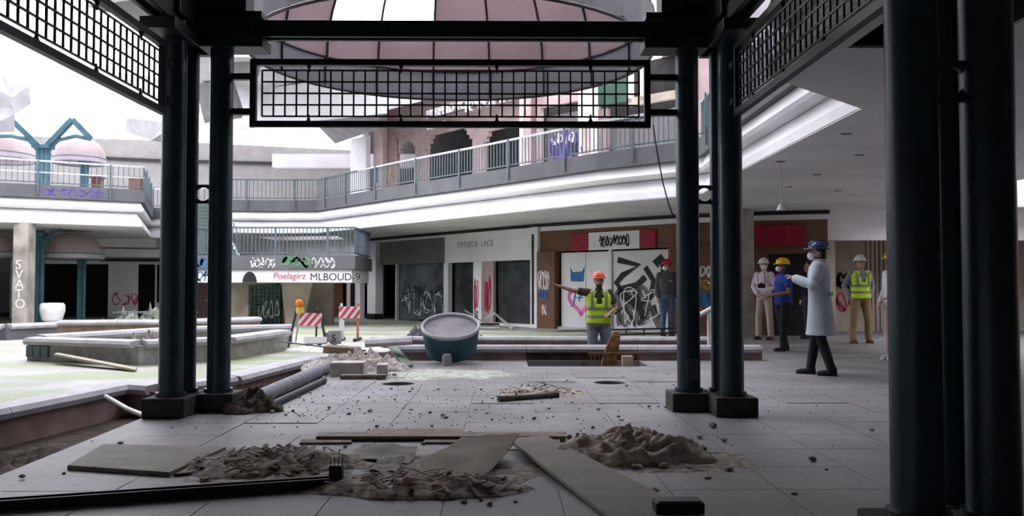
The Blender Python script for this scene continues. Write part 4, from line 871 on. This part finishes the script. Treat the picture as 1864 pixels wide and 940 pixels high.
heap(gnd(458, 749), .28, .26, .15, 'dark tangle of rotten leaves at the foot of the left columns', soil, 31.3, 0, rough=.9)
# masonry at the trench end
def block(px, py, w, dpt, h, rz, mat, label, tilt=0, z=0, name='masonry_block', cat='block'):
    g = gnd(px, py); R = Matrix.Rotation(rz, 3, 'Z') @ Matrix.Rotation(tilt, 3, 'Y'); return tag(MB().box((g.x, g.y+dpt/2, z+h/2+.01), (w, dpt, h), R).build(name, mat, bevel=.012), label, cat)
pb = M('pale_block', (.50, .46, .45), .85, var=.15, scale=6, bump=.3)
block(630, 687, .42, .3, .17, .03, pb, 'pale rectangular block set in the rubble at the trench end'); block(694, 686, .14, .25, .14, .1, pb, 'small pale block beside the larger pale block')
block(660, 692, .55, .12, .05, .05, wood, 'dark wooden sleeper lying before the pale blocks', name='sleeper', cat='plank')
block(618, 668, .5, .4, .1, .1, M('brown_stone', (.22, .16, .11), .9, var=.3), 'brown broken slab on top of the rubble', .08, .16, 'broken_slab', 'slab')
g = gnd(690, 668); cp = MB(); dR = Matrix.Rotation(.08, 3, 'Z') @ Matrix.Rotation(-.05, 3, 'Y')
prof = [(-.2, -.05), (-.22, .0), (-.17, .05), (0, .07), (.17, .05), (.22, 0), (.2, -.05)]
cp.strip([[Vector((g.x+.1, g.y+.3, .33))+dR @ Vector((x, y, z)) for y, z in prof] for x in (-.33, .33)]); tag(cp.build('coping_block', cap_m), 'fallen grey cap stone tilted on top of the rubble', 'cap stone')
gp = [(748, 672), (728, 668), (700, 648), (712, 646)]
slab4('green_plank', [(735, 673), (752, 670), (716, 655), (704, 657)], .04, M('mossy_board', (.20, .26, .20), .8, var=.3), 'mossy green board leaning out of the rubble by the tub', 'plank', .01, (0, 0, .22, .22))
# pit: post, grate and blocks
pr = M('rusty_wood', (.17, .085, .035), .85, var=.4, scale=12, bump=.5)
po = at(1108, 660, 13.0); tag(MB().loft([[Vector((po.x, 13.0, 0))+Vector((x*s+ox, y*s, z)) for x, y in ((-.1, -.08), (.1, -.09), (.09, .08), (-.09, .09))] for z, s, ox in ((-.4, 1.3, -.02), (0, 1.1, 0), (.22, .95, .05), (.40, .7, .10), (.46, .35, .11))]).build('rotten_post', pr, bevel=.01), 'broken rusty-brown wooden stump standing in the pit', 'stump')
gr = thing('pit_grate', (1.95, 12.62, .12), 'rusty slotted grate propped at the corner of the pit', 'grate')
for i in range(12): piece('slat', MB().box((0, 0, 0), (.022, .03, .1)).mesh('slat', mat=pr) if i == 0 else bpy.data.meshes['slat'], gr, (1.28+i*.062, 12.75, .09))
MB().bar((1.24, 12.75, .15), (2.04, 12.75, .15), .04, .03).build('top_bar', pr, gr)
tag(MB().box((1.77, 12.5, .03), (.15, .12, .22)).build('wood_block', M('raw_wood', (.46, .35, .25), .8, var=.15), bevel=.005), 'raw pale wood block standing at the corner of the pit', 'block')
# fallen frame and rail behind the basin
fr2 = thing('scrap_barrier', (Xat(1165, 19.6), 19.6, 0), 'fallen black metal frame lying on the back basin wall', 'frame')
for a, b in (((1105, 610), (1240, 606)), ((1100, 601), (1235, 598))): MB().bar(at(*a, 19.6), at(*b, 19.6), .05, .04).build('rail', steel, fr2)
for px in (1105, 1140, 1172, 1205, 1236): MB().bar(at(px, 600, 19.6), at(px, 611, 19.6), .03, .03).build('rung', steel, fr2)
for px in (1143, 1158): MB().bar(at(px, 590, 19.65), at(px, 608, 19.65), .02, .02).build('upright', rail_top, fr2)
hr = thing('handrail', (Xat(1285, 16.0), 16.0, 0), 'white sloping handrail with two posts between the right columns', 'handrail')
MB().tube([at(1268, 577, 16.0), at(1306, 556, 16.0)], .045, 10).build('rail', spray_w, hr)
for px in (1290, 1298): 
    q = at(px, 563, 16.0); MB().tube([(q.x, 16.0+(.1 if px > 1293 else 0), 0), (q.x, 16.0+(.1 if px > 1293 else 0), q.z)], .03, 10).build('post', spray_w, hr)
# metal strips in front of the white shop
def lean_on(px, py, off): p = on_line(px, Wl); Yw = (p[0]+p[2]*off).y; return at(px, py, Yw)
pil = lean_on(901, 571, .125)            # where the struts meet the white shop pillar
for a, b, mt, lab in ((lean_on(846, 565, .10), gnd(889, 593)+UP*.02, concrete, 'thin bent metal strip leaning beside the tub rim'), (pil, gnd(934, 601)+UP*.02, concrete, 'thin metal strut leaning on the white shop pillar'), (lean_on(902, 570, .21), lean_on(879, 584, .235), rail_top, 'short pale strut crossing the leaning metal strut')):
    tag(MB().bar(a, b, .05, .05).build('metal_strip', mt), lab, 'strip')
for y_, lab in ((595, 'dark board stacked in front of the white shop pillar'), (600, 'pale lower board stacked in front of the white shop pillar')): block(890, y_, .6, .2, .05, .0, black if y_ < 598 else pb, lab, 0, .03 if y_ < 598 else 0, 'board_stack', 'board')
block(1055, 604, 1.2, .25, .05, .05, concrete, 'metal threshold plate fallen before the boarded bay', name='threshold_plate', cat='plate')
# left side odds and ends
wb = at(95, 585, 25.0); o = thing('white_barrel', (wb.x, 25.0, 0), 'white rounded barrel beside the teal awning post', 'barrel')
MB().loft([[Vector((wb.x+r*math.cos(2*PI*i/24), 25+r*math.sin(2*PI*i/24), z)) for i in range(24)] for z, r in ((.12, .12), (.2, .26), (.45, .33), (.62, .33), (.68, .28), (.69, .05))]).build('body', spray_w, o, smooth=True); MB().loft([[Vector((wb.x+r*math.cos(2*PI*i/24), 25+r*math.sin(2*PI*i/24), z)) for i in range(24)] for z, r in ((0, .2), (.06, .2), (.13, .11))]).build('foot', rail_top, o)
tb = thing('teal_bench', (-8.6, 21.9, 0), 'teal-grey slatted bench behind the planter by the left shops', 'bench')
for k in range(4): MB().box((-8.6, 21.7+k*.14, .5), (1.9, .1, .04)).build('slat', rail_m, tb)
for xx in (-9.4, -7.8): MB().box((xx, 21.9, .24), (.08, .45, .48)).build('leg', rail_m, tb)
tp = thing('tile_panel', (-7.0, 13.38, 0), 'teal tiled end panel of the low planter wall', 'panel')
for i in range(3): MB().box((-7.12+i*.14, 13.36-i*.057, .15), (.135, .03, .17), Matrix.Rotation(-.39, 3, 'Z')).build('tile', rail_m, tp)
slab4('fallen_strip', [(98, 664), (104, 661), (250, 674), (246, 678)], .03, M('straw_board', (.40, .37, .28), .8), 'long pale fallen strip leaning against the planter wall', 'strip', .005, (.12, .12, 0, 0))
# hanging cable and ceiling fittings
tag(MB().tube([at(1189, 228, 7.93), at(1195, 270, 7.93), at(1206, 330, 7.93), at(1217, 372, 7.93), at(1226, 395, 7.93)], .006, 6).build('hanging_cable', steel), 'thin dark cable hanging beside the right columns', 'cable')
pl = at(1422, 360, 12.4); o = thing('ceiling_pendant', (pl.x, 12.4, Zat(1422, 383, 12.4)), 'small pendant fitting hanging from the ceiling above the white helmet', 'fitting')
MB().tube([(pl.x, 12.4, ZC), (pl.x, 12.4, Zat(1422, 372, 12.4))], .008, 6).build('stem', rail_top, o); MB().tube([(pl.x, 12.4, Zat(1422, 372, 12.4)), (pl.x, 12.4, Zat(1422, 383, 12.4))], [.03, .07], 14).build('shade', rail_top, o); MB().tube([(pl.x, 12.4, ZC-.02), (pl.x, 12.4, ZC)], .07, 12).build('rose', rail_top, o)
for i, (px, py) in enumerate(((1565, 279), (1487, 315), (1436, 338), (1540, 240), (1525, 345))):
    p = gnd(px, py, ZC); tag(MB().box((p.x, p.y, ZC-.008), (.13, .06, .04)).box((p.x, p.y, ZC-.03), (.10, .03, .012)).build('ceiling_vent', concrete), 'small slot fitting in the grey ceiling', 'vent', 'slot fittings in the ceiling')
for i in range(3): tag(MB().tube([(2.75+i*.22, 3.9, 3.5+.06*i), (2.8+i*.22, 6.45, 3.45+.06*i)], .05+.02*i, 10).build('ceiling_duct', M('duct_brown', (.09, .075, .065), .7)), 'brown pipe running through the dark hole in the ceiling', 'pipe', 'pipes in the ceiling hole')
# ================================================================== PEOPLE
def ringz(c, rx, ry, z, n=24, p=2.2):
    out = []
    for i in range(n):
        a = 2*PI*i/n; cs, sn = math.cos(a), math.sin(a); out.append(Vector((c[0]+rx*math.copysign(abs(cs)**(2/p), cs), c[1]+ry*math.copysign(abs(sn)**(2/p), sn), z)))
    return out
def limb(mb, pts, rs, n=12):
    # densify, then tube
    P = [Vector(p) for p in pts]; mb.tube(P, rs, n)
    for p, r in zip(P, rs): mb.ell(p, (r, r, r), 10, 7)
def remesh(o, vox, smooth=4):
    md = o.modifiers.new('weld_skin', 'REMESH'); md.mode = 'VOXEL'; md.voxel_size = vox; md.use_smooth_shade = True
    ms = o.modifiers.new('relax', 'SMOOTH'); ms.factor = .5; ms.iterations = smooth
SKIN = M('skin', (.46, .27, .20), .6, var=.08, scale=12)
SKIN2 = M('skin_brown', (.24, .13, .09), .6, var=.08, scale=12)
def person(label, foot, face, H=1.75, skin=SKIN, top=None, top_col=None, sleeve='long', legs=None, wide=0, shoe=None, helmet=None, mask=True, hair=None, vest=False, coat=None, arms=None, head_turn=0, build=1.0, heels=0, stance=.10, step=0, beard=False, lean=0):
    """local axes: +y is where the person faces, +x their right hand is at -x (mirrored), z up; face = heading of +y in world"""
    root = thing('person', foot, label, 'person'); R = Matrix.Rotation(face, 3, 'Z'); k = H/1.75; wx = build
    T = lambda v: R @ (Vector(v)*k)
    kneeL, kneeR = Vector((-stance, .02+step*.3, .49)), Vector((stance, .02-step*.3, .49)); ankL, ankR = Vector((-stance*1.1, -.01+step, .09)), Vector((stance*1.1, -.01-step, .09))
    hipL, hipR = Vector((-.09*wx, 0, .90)), Vector((.09*wx, 0, .90)); sh = .168*(.5+.5*wx)
    shL, shR = Vector((-sh, lean, 1.42)), Vector((sh, lean, 1.42)); hd = Vector((0, lean+.015, 1.62))
    A = arms or {}
    elL, wrL = [Vector(v) for v in A.get('L', [(-sh-.06, -.02, 1.14), (-sh-.05, .06, .90)])]; elR, wrR = [Vector(v) for v in A.get('R', [(sh+.06, -.02, 1.14), (sh+.05, .06, .90)])]
    TH = Matrix.Rotation(head_turn, 3, 'Z')
    tors = [(.86, .15*wx, .105*wx, 0), (.95, .165*wx, .115*wx, 0), (1.05, .145*wx, .105*wx, .3), (1.18, .155*wx, .11*wx, .6), (1.30, .172*wx, .115*wx, .9), (1.40, .165*(.5+.5*wx), .095, 1), (1.455, .09, .07, 1)]
    def torso_rings(g, z0=.8, z1=2, extra=()):
        return [[Vector((p.x, p.y, p.z)) for p in ringz((0, lean*f), rx+g, ry+g, z)] for z, rx, ry, f in tors if z0 <= z <= z1]
    # ---- one continuous body
    mb = MB(); mb.loft(torso_rings(0))
    limb(mb, [(0, lean, 1.43), (0, lean+.01, 1.52)], [.055, .05]); mb.ell(hd, (.074, .094, .118), 18, 12); mb.ell(hd+TH @ Vector((0, .045, -.065)), (.052, .05, .05), 12, 8)
    mb.ell(hd+TH @ Vector((0, .1, -.015)), (.014, .02, .026), 8, 6)
    for s in (-1, 1): mb.ell(hd+TH @ Vector((s*.076, -.005, -.01)), (.012, .022, .032), 8, 6)
    for hp_, kn, an in ((hipL, kneeL, ankL), (hipR, kneeR, ankR)):
        limb(mb, [hp_, (hp_+kn)/2, kn, (kn*.62+an*.38)+Vector((0, -.015, 0)), an], [.085*wx, .07*wx, .052, .052, .036]); mb.ell(an+Vector((0, .06, -.055)), (.04, .115, .035), 12, 8)
    for s, e, w_, sd in ((shL, elL, wrL, -1), (shR, elR, wrR, 1)):
        limb(mb, [s, (s+e)/2, e, (e*.6+w_*.4), w_], [.055, .046, .04, .037, .027])
        d = (w_-e).normalized(); side = Vector((sd, 0, 0)) if abs(d.x) < .8 else Vector((0, 1, 0)); side = (side-d*side.dot(d)).normalized(); nrm = d.cross(side)
        mb.ell(w_+d*.045, (.036, .036, .045), 10, 8, Matrix((side, nrm*.5, d)).transposed())
        for f, (u, L) in enumerate(((-.028, .062), (-.010, .075), (.009, .07), (.027, .055))):
            b0 = w_+d*.075+side*u; limb(mb, [b0, b0+d*L*.5, b0+d*L*.95+nrm*(.02*sd)], [.0095, .0088, .007], 6)
        b0 = w_+d*.03-side*.03; limb(mb, [b0, b0+d*.035-side*.022, b0+d*.065-side*.022], [.011, .0095, .008], 6)
    mb.v = [T(v)+root.location for v in mb.v]
    body = mb.build('body', skin, root, smooth=True, sharp=0); remesh(body, .0095*k, 3)
    def cloth(m, name, mat, vox=.013, sm=5, parent=root):
        m.v = [T(v)+root.location for v in m.v]; o = m.build(name, mat, parent, smooth=True, sharp=0)
        if vox: remesh(o, vox*k, sm)
        return o
    # ---- trousers
    m = MB(); m.loft([r for r in torso_rings(.018, .8, 1.0)]+[[Vector((p.x, p.y, 1.02)) for p in ringz((0, 0), .155*wx+.016, .11*wx+.016, 1.02)]])
    for hp_, kn, an in ((hipL, kneeL, ankL), (hipR, kneeR, ankR)): limb(m, [hp_, (hp_+kn)/2, kn, (kn+an)/2, an+UP*.0], [.102*wx, .088*wx+wide*.3, .070+wide*.5, .066+wide*.8, .058+wide])
    cloth(m, 'trousers', legs)
    # ---- shoes
    for an, kn in ((ankL, kneeL), (ankR, kneeR)):
        m = MB(); m.ell(an+Vector((0, .06, -.05)), (.05, .135, .042), 14, 9); m.ell(an+Vector((0, -.01, -.01)), (.05, .06, .07), 12, 8); m.box(an+Vector((0, .055, -.08)), (.085, .25, .018))
        if heels: m.tube([an+Vector((0, -.03, -.06)), an+Vector((0, -.03, -.09))], .03, 8); limb(m, [an, an+(kn-an)*.5], [.052, .062])
        cloth(m, 'shoe', shoe, .01, 3)
    # ---- top
    m = MB(); zlow = .86 if top == 'long' else .92; m.loft([r for r in torso_rings(.022, zlow, 1.47)])
    for s, e, w_ in ((shL, elL, wrL), (shR, elR, wrR)):
        if sleeve == 'long': limb(m, [s, (s+e)/2, e, (e+w_)/2, w_-(w_-e).normalized()*.01], [.066, .062, .056, .05, .042])
        else: limb(m, [s, (s*.45+e*.55)], [.066, .066])
    limb(m, [(0, lean, 1.42), (0, lean+.005, 1.475)], [.085, .065])
    cloth(m, 'hooded_top' if top == 'hood' else 'shirt', top_col)
    if top == 'hood':
        m = MB(); m.ell((0, lean-.07, 1.45), (.11, .075, .06)); m.ell((0, lean+.05, 1.44), (.085, .06, .035)); cloth(m, 'hood', top_col)
        m = MB(); m.box((-.07, .148, 1.27), (.04, .012, .02)); m.box((-.02, .148, 1.27), (.03, .012, .02)); cloth(m, 'chest_print', spray_w, 0)
        m = MB(); m.ell((0, .10, 1.02), (.11, .055, .06)); cloth(m, 'front_pocket', top_col)
    if coat:
        m = MB(); rg = [ringz((0, -.02+.0), .24, .20, .53), ringz((0, -.02), .225, .185, .62), ringz((0, -.015), .205, .165, .8), ringz((0, -.01), .19, .15, .95), ringz((0, 0), .18, .138, 1.08), ringz((0, lean*.6), .19, .142, 1.2), ringz((0, lean), .205, .145, 1.33), ringz((0, lean), .19, .12, 1.43), ringz((0, lean), .09, .08, 1.50)]
        m.loft(rg)
        for s, e, w_ in ((shL, elL, wrL), (shR, elR, wrR)): limb(m, [s, (s+e)/2, e, (e+w_)/2, w_-(w_-e).normalized()*.03], [.08, .076, .072, .068, .06])
        cloth(m, 'lab_coat', coat, .013, 4)
        m = MB(); m.loft([ringz((0, lean-.01), .105, .092, 1.475), ringz((0, lean-.015), .085, .08, 1.53)], cap=False); cloth(m, 'collar', coat, 0)
        m = MB(); m.bar((-.13, -.16, 1.07), (.13, -.16, 1.07), .015, .05); cloth(m, 'back_belt', coat, 0)
    # ---- hi-vis vest
    if vest:
        hv = M('hivis_yellow', (.56, .86, .03), .6, var=.08, scale=20); bnd = M('vest_band', vest, .5)
        zs = [.90, .93, .98, 1.03, 1.08, 1.13, 1.18, 1.23, 1.28, 1.33, 1.38, 1.42, 1.445]
        def interp(z):
            for (z0, a0, b0, f0), (z1_, a1, b1, f1) in zip(tors, tors[1:]):
                if z0 <= z <= z1_: t = (z-z0)/(z1_-z0); return a0+(a1-a0)*t, b0+(b1-b0)*t, f0+(f1-f0)*t
            return tors[-1][1:]
        def vring(z, g): rx, ry, f = interp(z); rr = rx+g if z < 1.36 else max(rx+g, .155); return ringz((0, lean*f), rr, ry+g+.004, z, 36)
        m = MB(); n_ = 36; rgs = [vring(z, .036) for z in zs]; m.v = [p for r in rgs for p in r]
        for i in range(len(zs)-1):
            for j in range(n_):
                a = 2*PI*(j+.5)/n_; zz = (zs[i]+zs[i+1])/2; frontness = math.sin(a); xx = abs(math.cos(a))*.19
                if frontness > 0 and zz > 1.18 and xx < (zz-1.18)*.36: continue
                if abs(math.cos(a)) > .93 and zz > 1.2: continue
                m.f.append([i*n_+j, i*n_+(j+1) % n_, (i+1)*n_+(j+1) % n_, (i+1)*n_+j])
        o = cloth(m, 'hivis_vest', hv, 0); md = o.modifiers.new('thick', 'SOLIDIFY'); md.thickness = .01
        for z in (1.0, 1.13): 
            m = MB(); m.strip([[p, q] for p, q in zip(vring(z, .043)+[vring(z, .043)[0]], vring(z+.045, .043)+[vring(z+.045, .043)[0]])], closed=False); cloth(m, 'reflective_band', bnd, 0, parent=root)
        for s in (-1, 1):
            m = MB(); m.strip([[Vector((s*.115-.022, y, z)), Vector((s*.115+.022, y, z))] for z, y in ((1.175, .152+lean*.6), (1.28, .150+lean), (1.36, .140+lean), (1.42, .12+lean), (1.455, .05+lean))], closed=False); cloth(m, 'reflective_band', bnd, 0)
            m = MB(); m.bar((s*.10, lean+.11, 1.43), (s*.10, lean-.11, 1.43), .10, .05); cloth(m, 'shoulder_strap', hv, .012, 3)
    # ---- head
    HP = lambda v: hd+TH @ Vector(v)
    if hair:
        m = MB(); m.ell(HP((0, -.015, .02)), (.084, .10, .108), 16, 10)
        if hair[1] == 'long': m.ell(HP((0, -.07, -.09)), (.075, .045, .12), 12, 8)
        m.v = [v if (TH.inverted() @ (v-hd)).y < .045 else v+TH @ Vector((0, -.03, 0)) for v in m.v]; cloth(m, 'hair', hair[0], 0)
    if beard: m = MB(); m.ell(HP((0, .052, -.085)), (.055, .052, .045)); cloth(m, 'beard', M('beard', (.10, .06, .045), .9), 0)
    for s in (-1, 1): m = MB(); m.ell(HP((s*.03, .086, .0)), (.013, .009, .008), 8, 6); cloth(m, 'eye', black, 0)
    if not mask: m = MB(); m.ell(HP((0, .094, -.06)), (.024, .008, .007), 8, 6); cloth(m, 'mouth', M('lips', (.35, .14, .12), .6), 0)
    if mask:
        m = MB(); m.ell(HP((0, .072, -.048)), (.058, .062, .056), 14, 10); o = cloth(m, 'face_mask', M('mask_white', (.80, .80, .82), .8), 0)
        for s in (-1, 1): m = MB(); m.tube([HP((s*.05, .07, -.04)), HP((s*.082, .0, .0))], .004, 5); cloth(m, 'strap', MATS['mask_white'], 0, parent=root)
    if helmet:
        m = MB(); rows = []
        for i in range(8):
            t = i/7*PI/2*.97; rows.append([HP((.112*math.cos(t)*math.cos(2*PI*j/28), -.01+.133*math.cos(t)*math.sin(2*PI*j/28), .045+.115*math.sin(t))) for j in range(28)])
        m.loft(rows); m.loft([[HP(((.112+o_)*math.cos(2*PI*j/28), -.01+(.133+o_+max(0, math.sin(2*PI*j/28))**3*.045)*math.sin(2*PI*j/28) if o_ else -.01+.133*math.sin(2*PI*j/28), .045+z)) for j in range(28)] for o_, z in ((0, .012), (.018, .004), (.018, -.006), (0, -.004))], cap=False)
        hlm = cloth(m, 'hard_hat', helmet, 0)
        m = MB(); 
        for xo in (-.03, 0, .03): m.tube([HP((xo, -.01+.138*math.cos(t)*1.0, .045+.119*math.sin(t))) for t in [PI*(.12+.76*q/10) for q in range(11)]], .007, 6)
        cloth(m, 'ridge', helmet, 0, parent=root)
    return root
def spot(px, py, z=0): return gnd(px, py, z)
jeans = M('jeans_grey_blue', (.20, .24, .29), .85, var=.2, scale=9, bump=.3); denim = M('denim_blue', (.09, .13, .22), .85, var=.3, scale=9, bump=.3)
khaki = M('khaki_cloth', (.42, .36, .29), .85, var=.1); tan_t = M('tan_trousers', (.28, .19, .10), .85, var=.12); blk = M('black_cloth', (.018, .018, .021), .85, var=.3); mauve = M('mauve_cloth', (.40, .31, .31), .85, var=.1)
hood = M('charcoal_hoodie', (.075, .072, .078), .9, var=.15); pinkshirt = M('pale_pink_shirt', (.66, .56, .63), .85, var=.06); blue = M('royal_blue_shirt', (.02, .045, .26), .85, var=.15); coatm = M('lab_coat_grey_white', (.42, .47, .53), .85, var=.06, scale=4, bump=.15)
olive = M('olive_shirt', (.06, .05, .035), .9, var=.2); greyshirt = M('grey_blue_shirt', (.24, .24, .28), .9); whitetop = M('white_top', (.66, .64, .65), .85)
sh_d = M('dark_shoe', (.03, .022, .018), .6); sh_w = M('white_shoe', (.7, .7, .7), .6)
def plastic(n, c): return M(n, c, .3, var=.05, spec=.5)
h_or, h_red, h_wh, h_ye, h_bl = plastic('hat_orange', (.85, .13, .06)), plastic('hat_red', (.68, .01, .035)), plastic('hat_white', (.75, .75, .76)), plastic('hat_yellow', (.80, .58, .01)), plastic('hat_blue', (.02, .04, .15))
hair_d = M('dark_hair', (.02, .015, .012), .7); hair_b = M('brown_hair', (.07, .045, .03), .7)
CAMW = PI       # heading that faces the viewer: local +y -> world -y
# pointing man in the basin
o = person('man in orange hard hat and yellow hi-vis vest pointing from the basin', (Xat(1090, 15.0), 15.0, -.42), PI-.05, 1.78, top='shirt', top_col=olive, sleeve='short', legs=jeans, shoe=sh_d, helmet=h_or, mask=False, hair=(hair_b, 'short'), vest=(.20, .22, .18), beard=True, head_turn=.05, build=1.08,
           arms={'R': [(.44, .10, 1.46), (.66, .16, 1.53)], 'L': [(-.29, .0, 1.16), (-.17, .17, 1.08)]}, stance=.12)
o = person('man in charcoal hoodie, blue jeans and red hard hat', spot(1214, 612), PI+.1, 1.74, top='hood', top_col=hood, legs=denim, shoe=sh_d, helmet=h_red, hair=(hair_d, 'short'), head_turn=-.9, build=1.1, stance=.09)
o = person('person in pale pink shirt and khaki trousers with white hard hat', spot(1392, 619), PI-.75, 1.72, top='shirt', top_col=pinkshirt, legs=khaki, shoe=sh_d, helmet=h_wh, hair=(hair_d, 'short'), wide=.008, build=.92, head_turn=.5, arms={'L': [(-.26, .0, 1.15), (-.06, .22, 1.0)], 'R': [(.26, .0, 1.15), (.06, .22, 1.0)]}, stance=.13)
o = person('person in royal blue shirt and black trousers with yellow hard hat', spot(1427, 640), PI/2+.15, 1.60, skin=SKIN2, top='long', top_col=blue, sleeve='short', legs=blk, shoe=blk, helmet=h_ye, hair=(hair_d, 'long'), build=1.18, heels=1, arms={'L': [(-.24, .02, 1.12), (-.12, .30, 1.06)], 'R': [(.24, .0, 1.12), (.1, .28, 1.04)]}, stance=.09, step=.08)
o = person('person in grey-white lab coat and blue hard hat', spot(1493, 684), PI/2-.45, 1.68, top='shirt', top_col=blk, legs=blk, shoe=blk, helmet=h_bl, hair=(hair_d, 'long'), coat=coatm, heels=1, head_turn=.35, arms={'L': [(-.28, .05, 1.18), (-.12, .30, 1.28)], 'R': [(.28, .05, 1.18), (.1, .30, 1.26)]}, stance=.07, step=-.14, build=.95)
o = person('man in tan trousers, hi-vis vest and white hard hat by the tan wall', spot(1567, 625), PI+.05, 1.74, top='shirt', top_col=greyshirt, legs=tan_t, shoe=M('brown_boot', (.10, .055, .03), .7), helmet=h_wh, mask=False, hair=(hair_b, 'short'), vest=(.07, .08, .07), head_turn=.1, wide=.01, stance=.15, build=1.05, arms={'L': [(-.30, -.08, 1.15), (-.2, -.0, .93)], 'R': [(.30, -.08, 1.15), (.2, -.0, .93)]})
o = person('person in white top and mauve trousers half behind the near column', spot(1627, 656), PI/2+.2, 1.64, top='shirt', top_col=whitetop, legs=mauve, shoe=sh_w, helmet=h_ye, mask=False, hair=(hair_d, 'short'), wide=.03, head_turn=.1, build=.9, stance=.08, arms={'L': [(-.24, .0, 1.14), (-.14, .22, 1.02)], 'R': [(.24, -.03, 1.14), (.18, .12, .95)]})
o = person('person mostly hidden behind the right columns, hand held out', (Xat(1323, 15.6), 15.6, 0), PI/2+.1, 1.66, top='shirt', top_col=blk, legs=blk, shoe=sh_d, helmet=None, mask=False, hair=(hair_d, 'short'), build=.8, stance=.07, arms={'L': [(-.18, .05, 1.14), (-.14, .28, 1.22)], 'R': [(.18, -.02, 1.14), (.16, .1, .9)]})
o = person('person in dark clothes behind the lab coat, one hand showing', spot(1474, 617), PI/2+.3, 1.68, top='shirt', top_col=blk, legs=M('dark_grey_cloth', (.05, .055, .06), .9), shoe=sh_d, helmet=None, mask=False, hair=(hair_d, 'short'), stance=.09)
# camera hanging on the pink shirt's chest
q = at(1386, 521, 18.35); cm = thing('photo_camera', q, 'black photo camera hanging on the chest of the pink shirt', 'camera')
MB().box(q, (.15, .06, .09)).build('camera_body', black, cm, bevel=.008); MB().tube([q+Vector((0, -.03, 0)), q+Vector((-.02, -.12, 0))], .035, 12).build('lens', black, cm); MB().box(q+UP*.055, (.05, .05, .03)).build('viewfinder', black, cm)
MB().tube([q+Vector((-.07, 0, .04)), q+Vector((-.06, .06, .22)), q+Vector((0, .2, .42)), q+Vector((.1, .1, .26)), q+Vector((.07, 0, .04))], .007, 6).build('strap', black, cm)
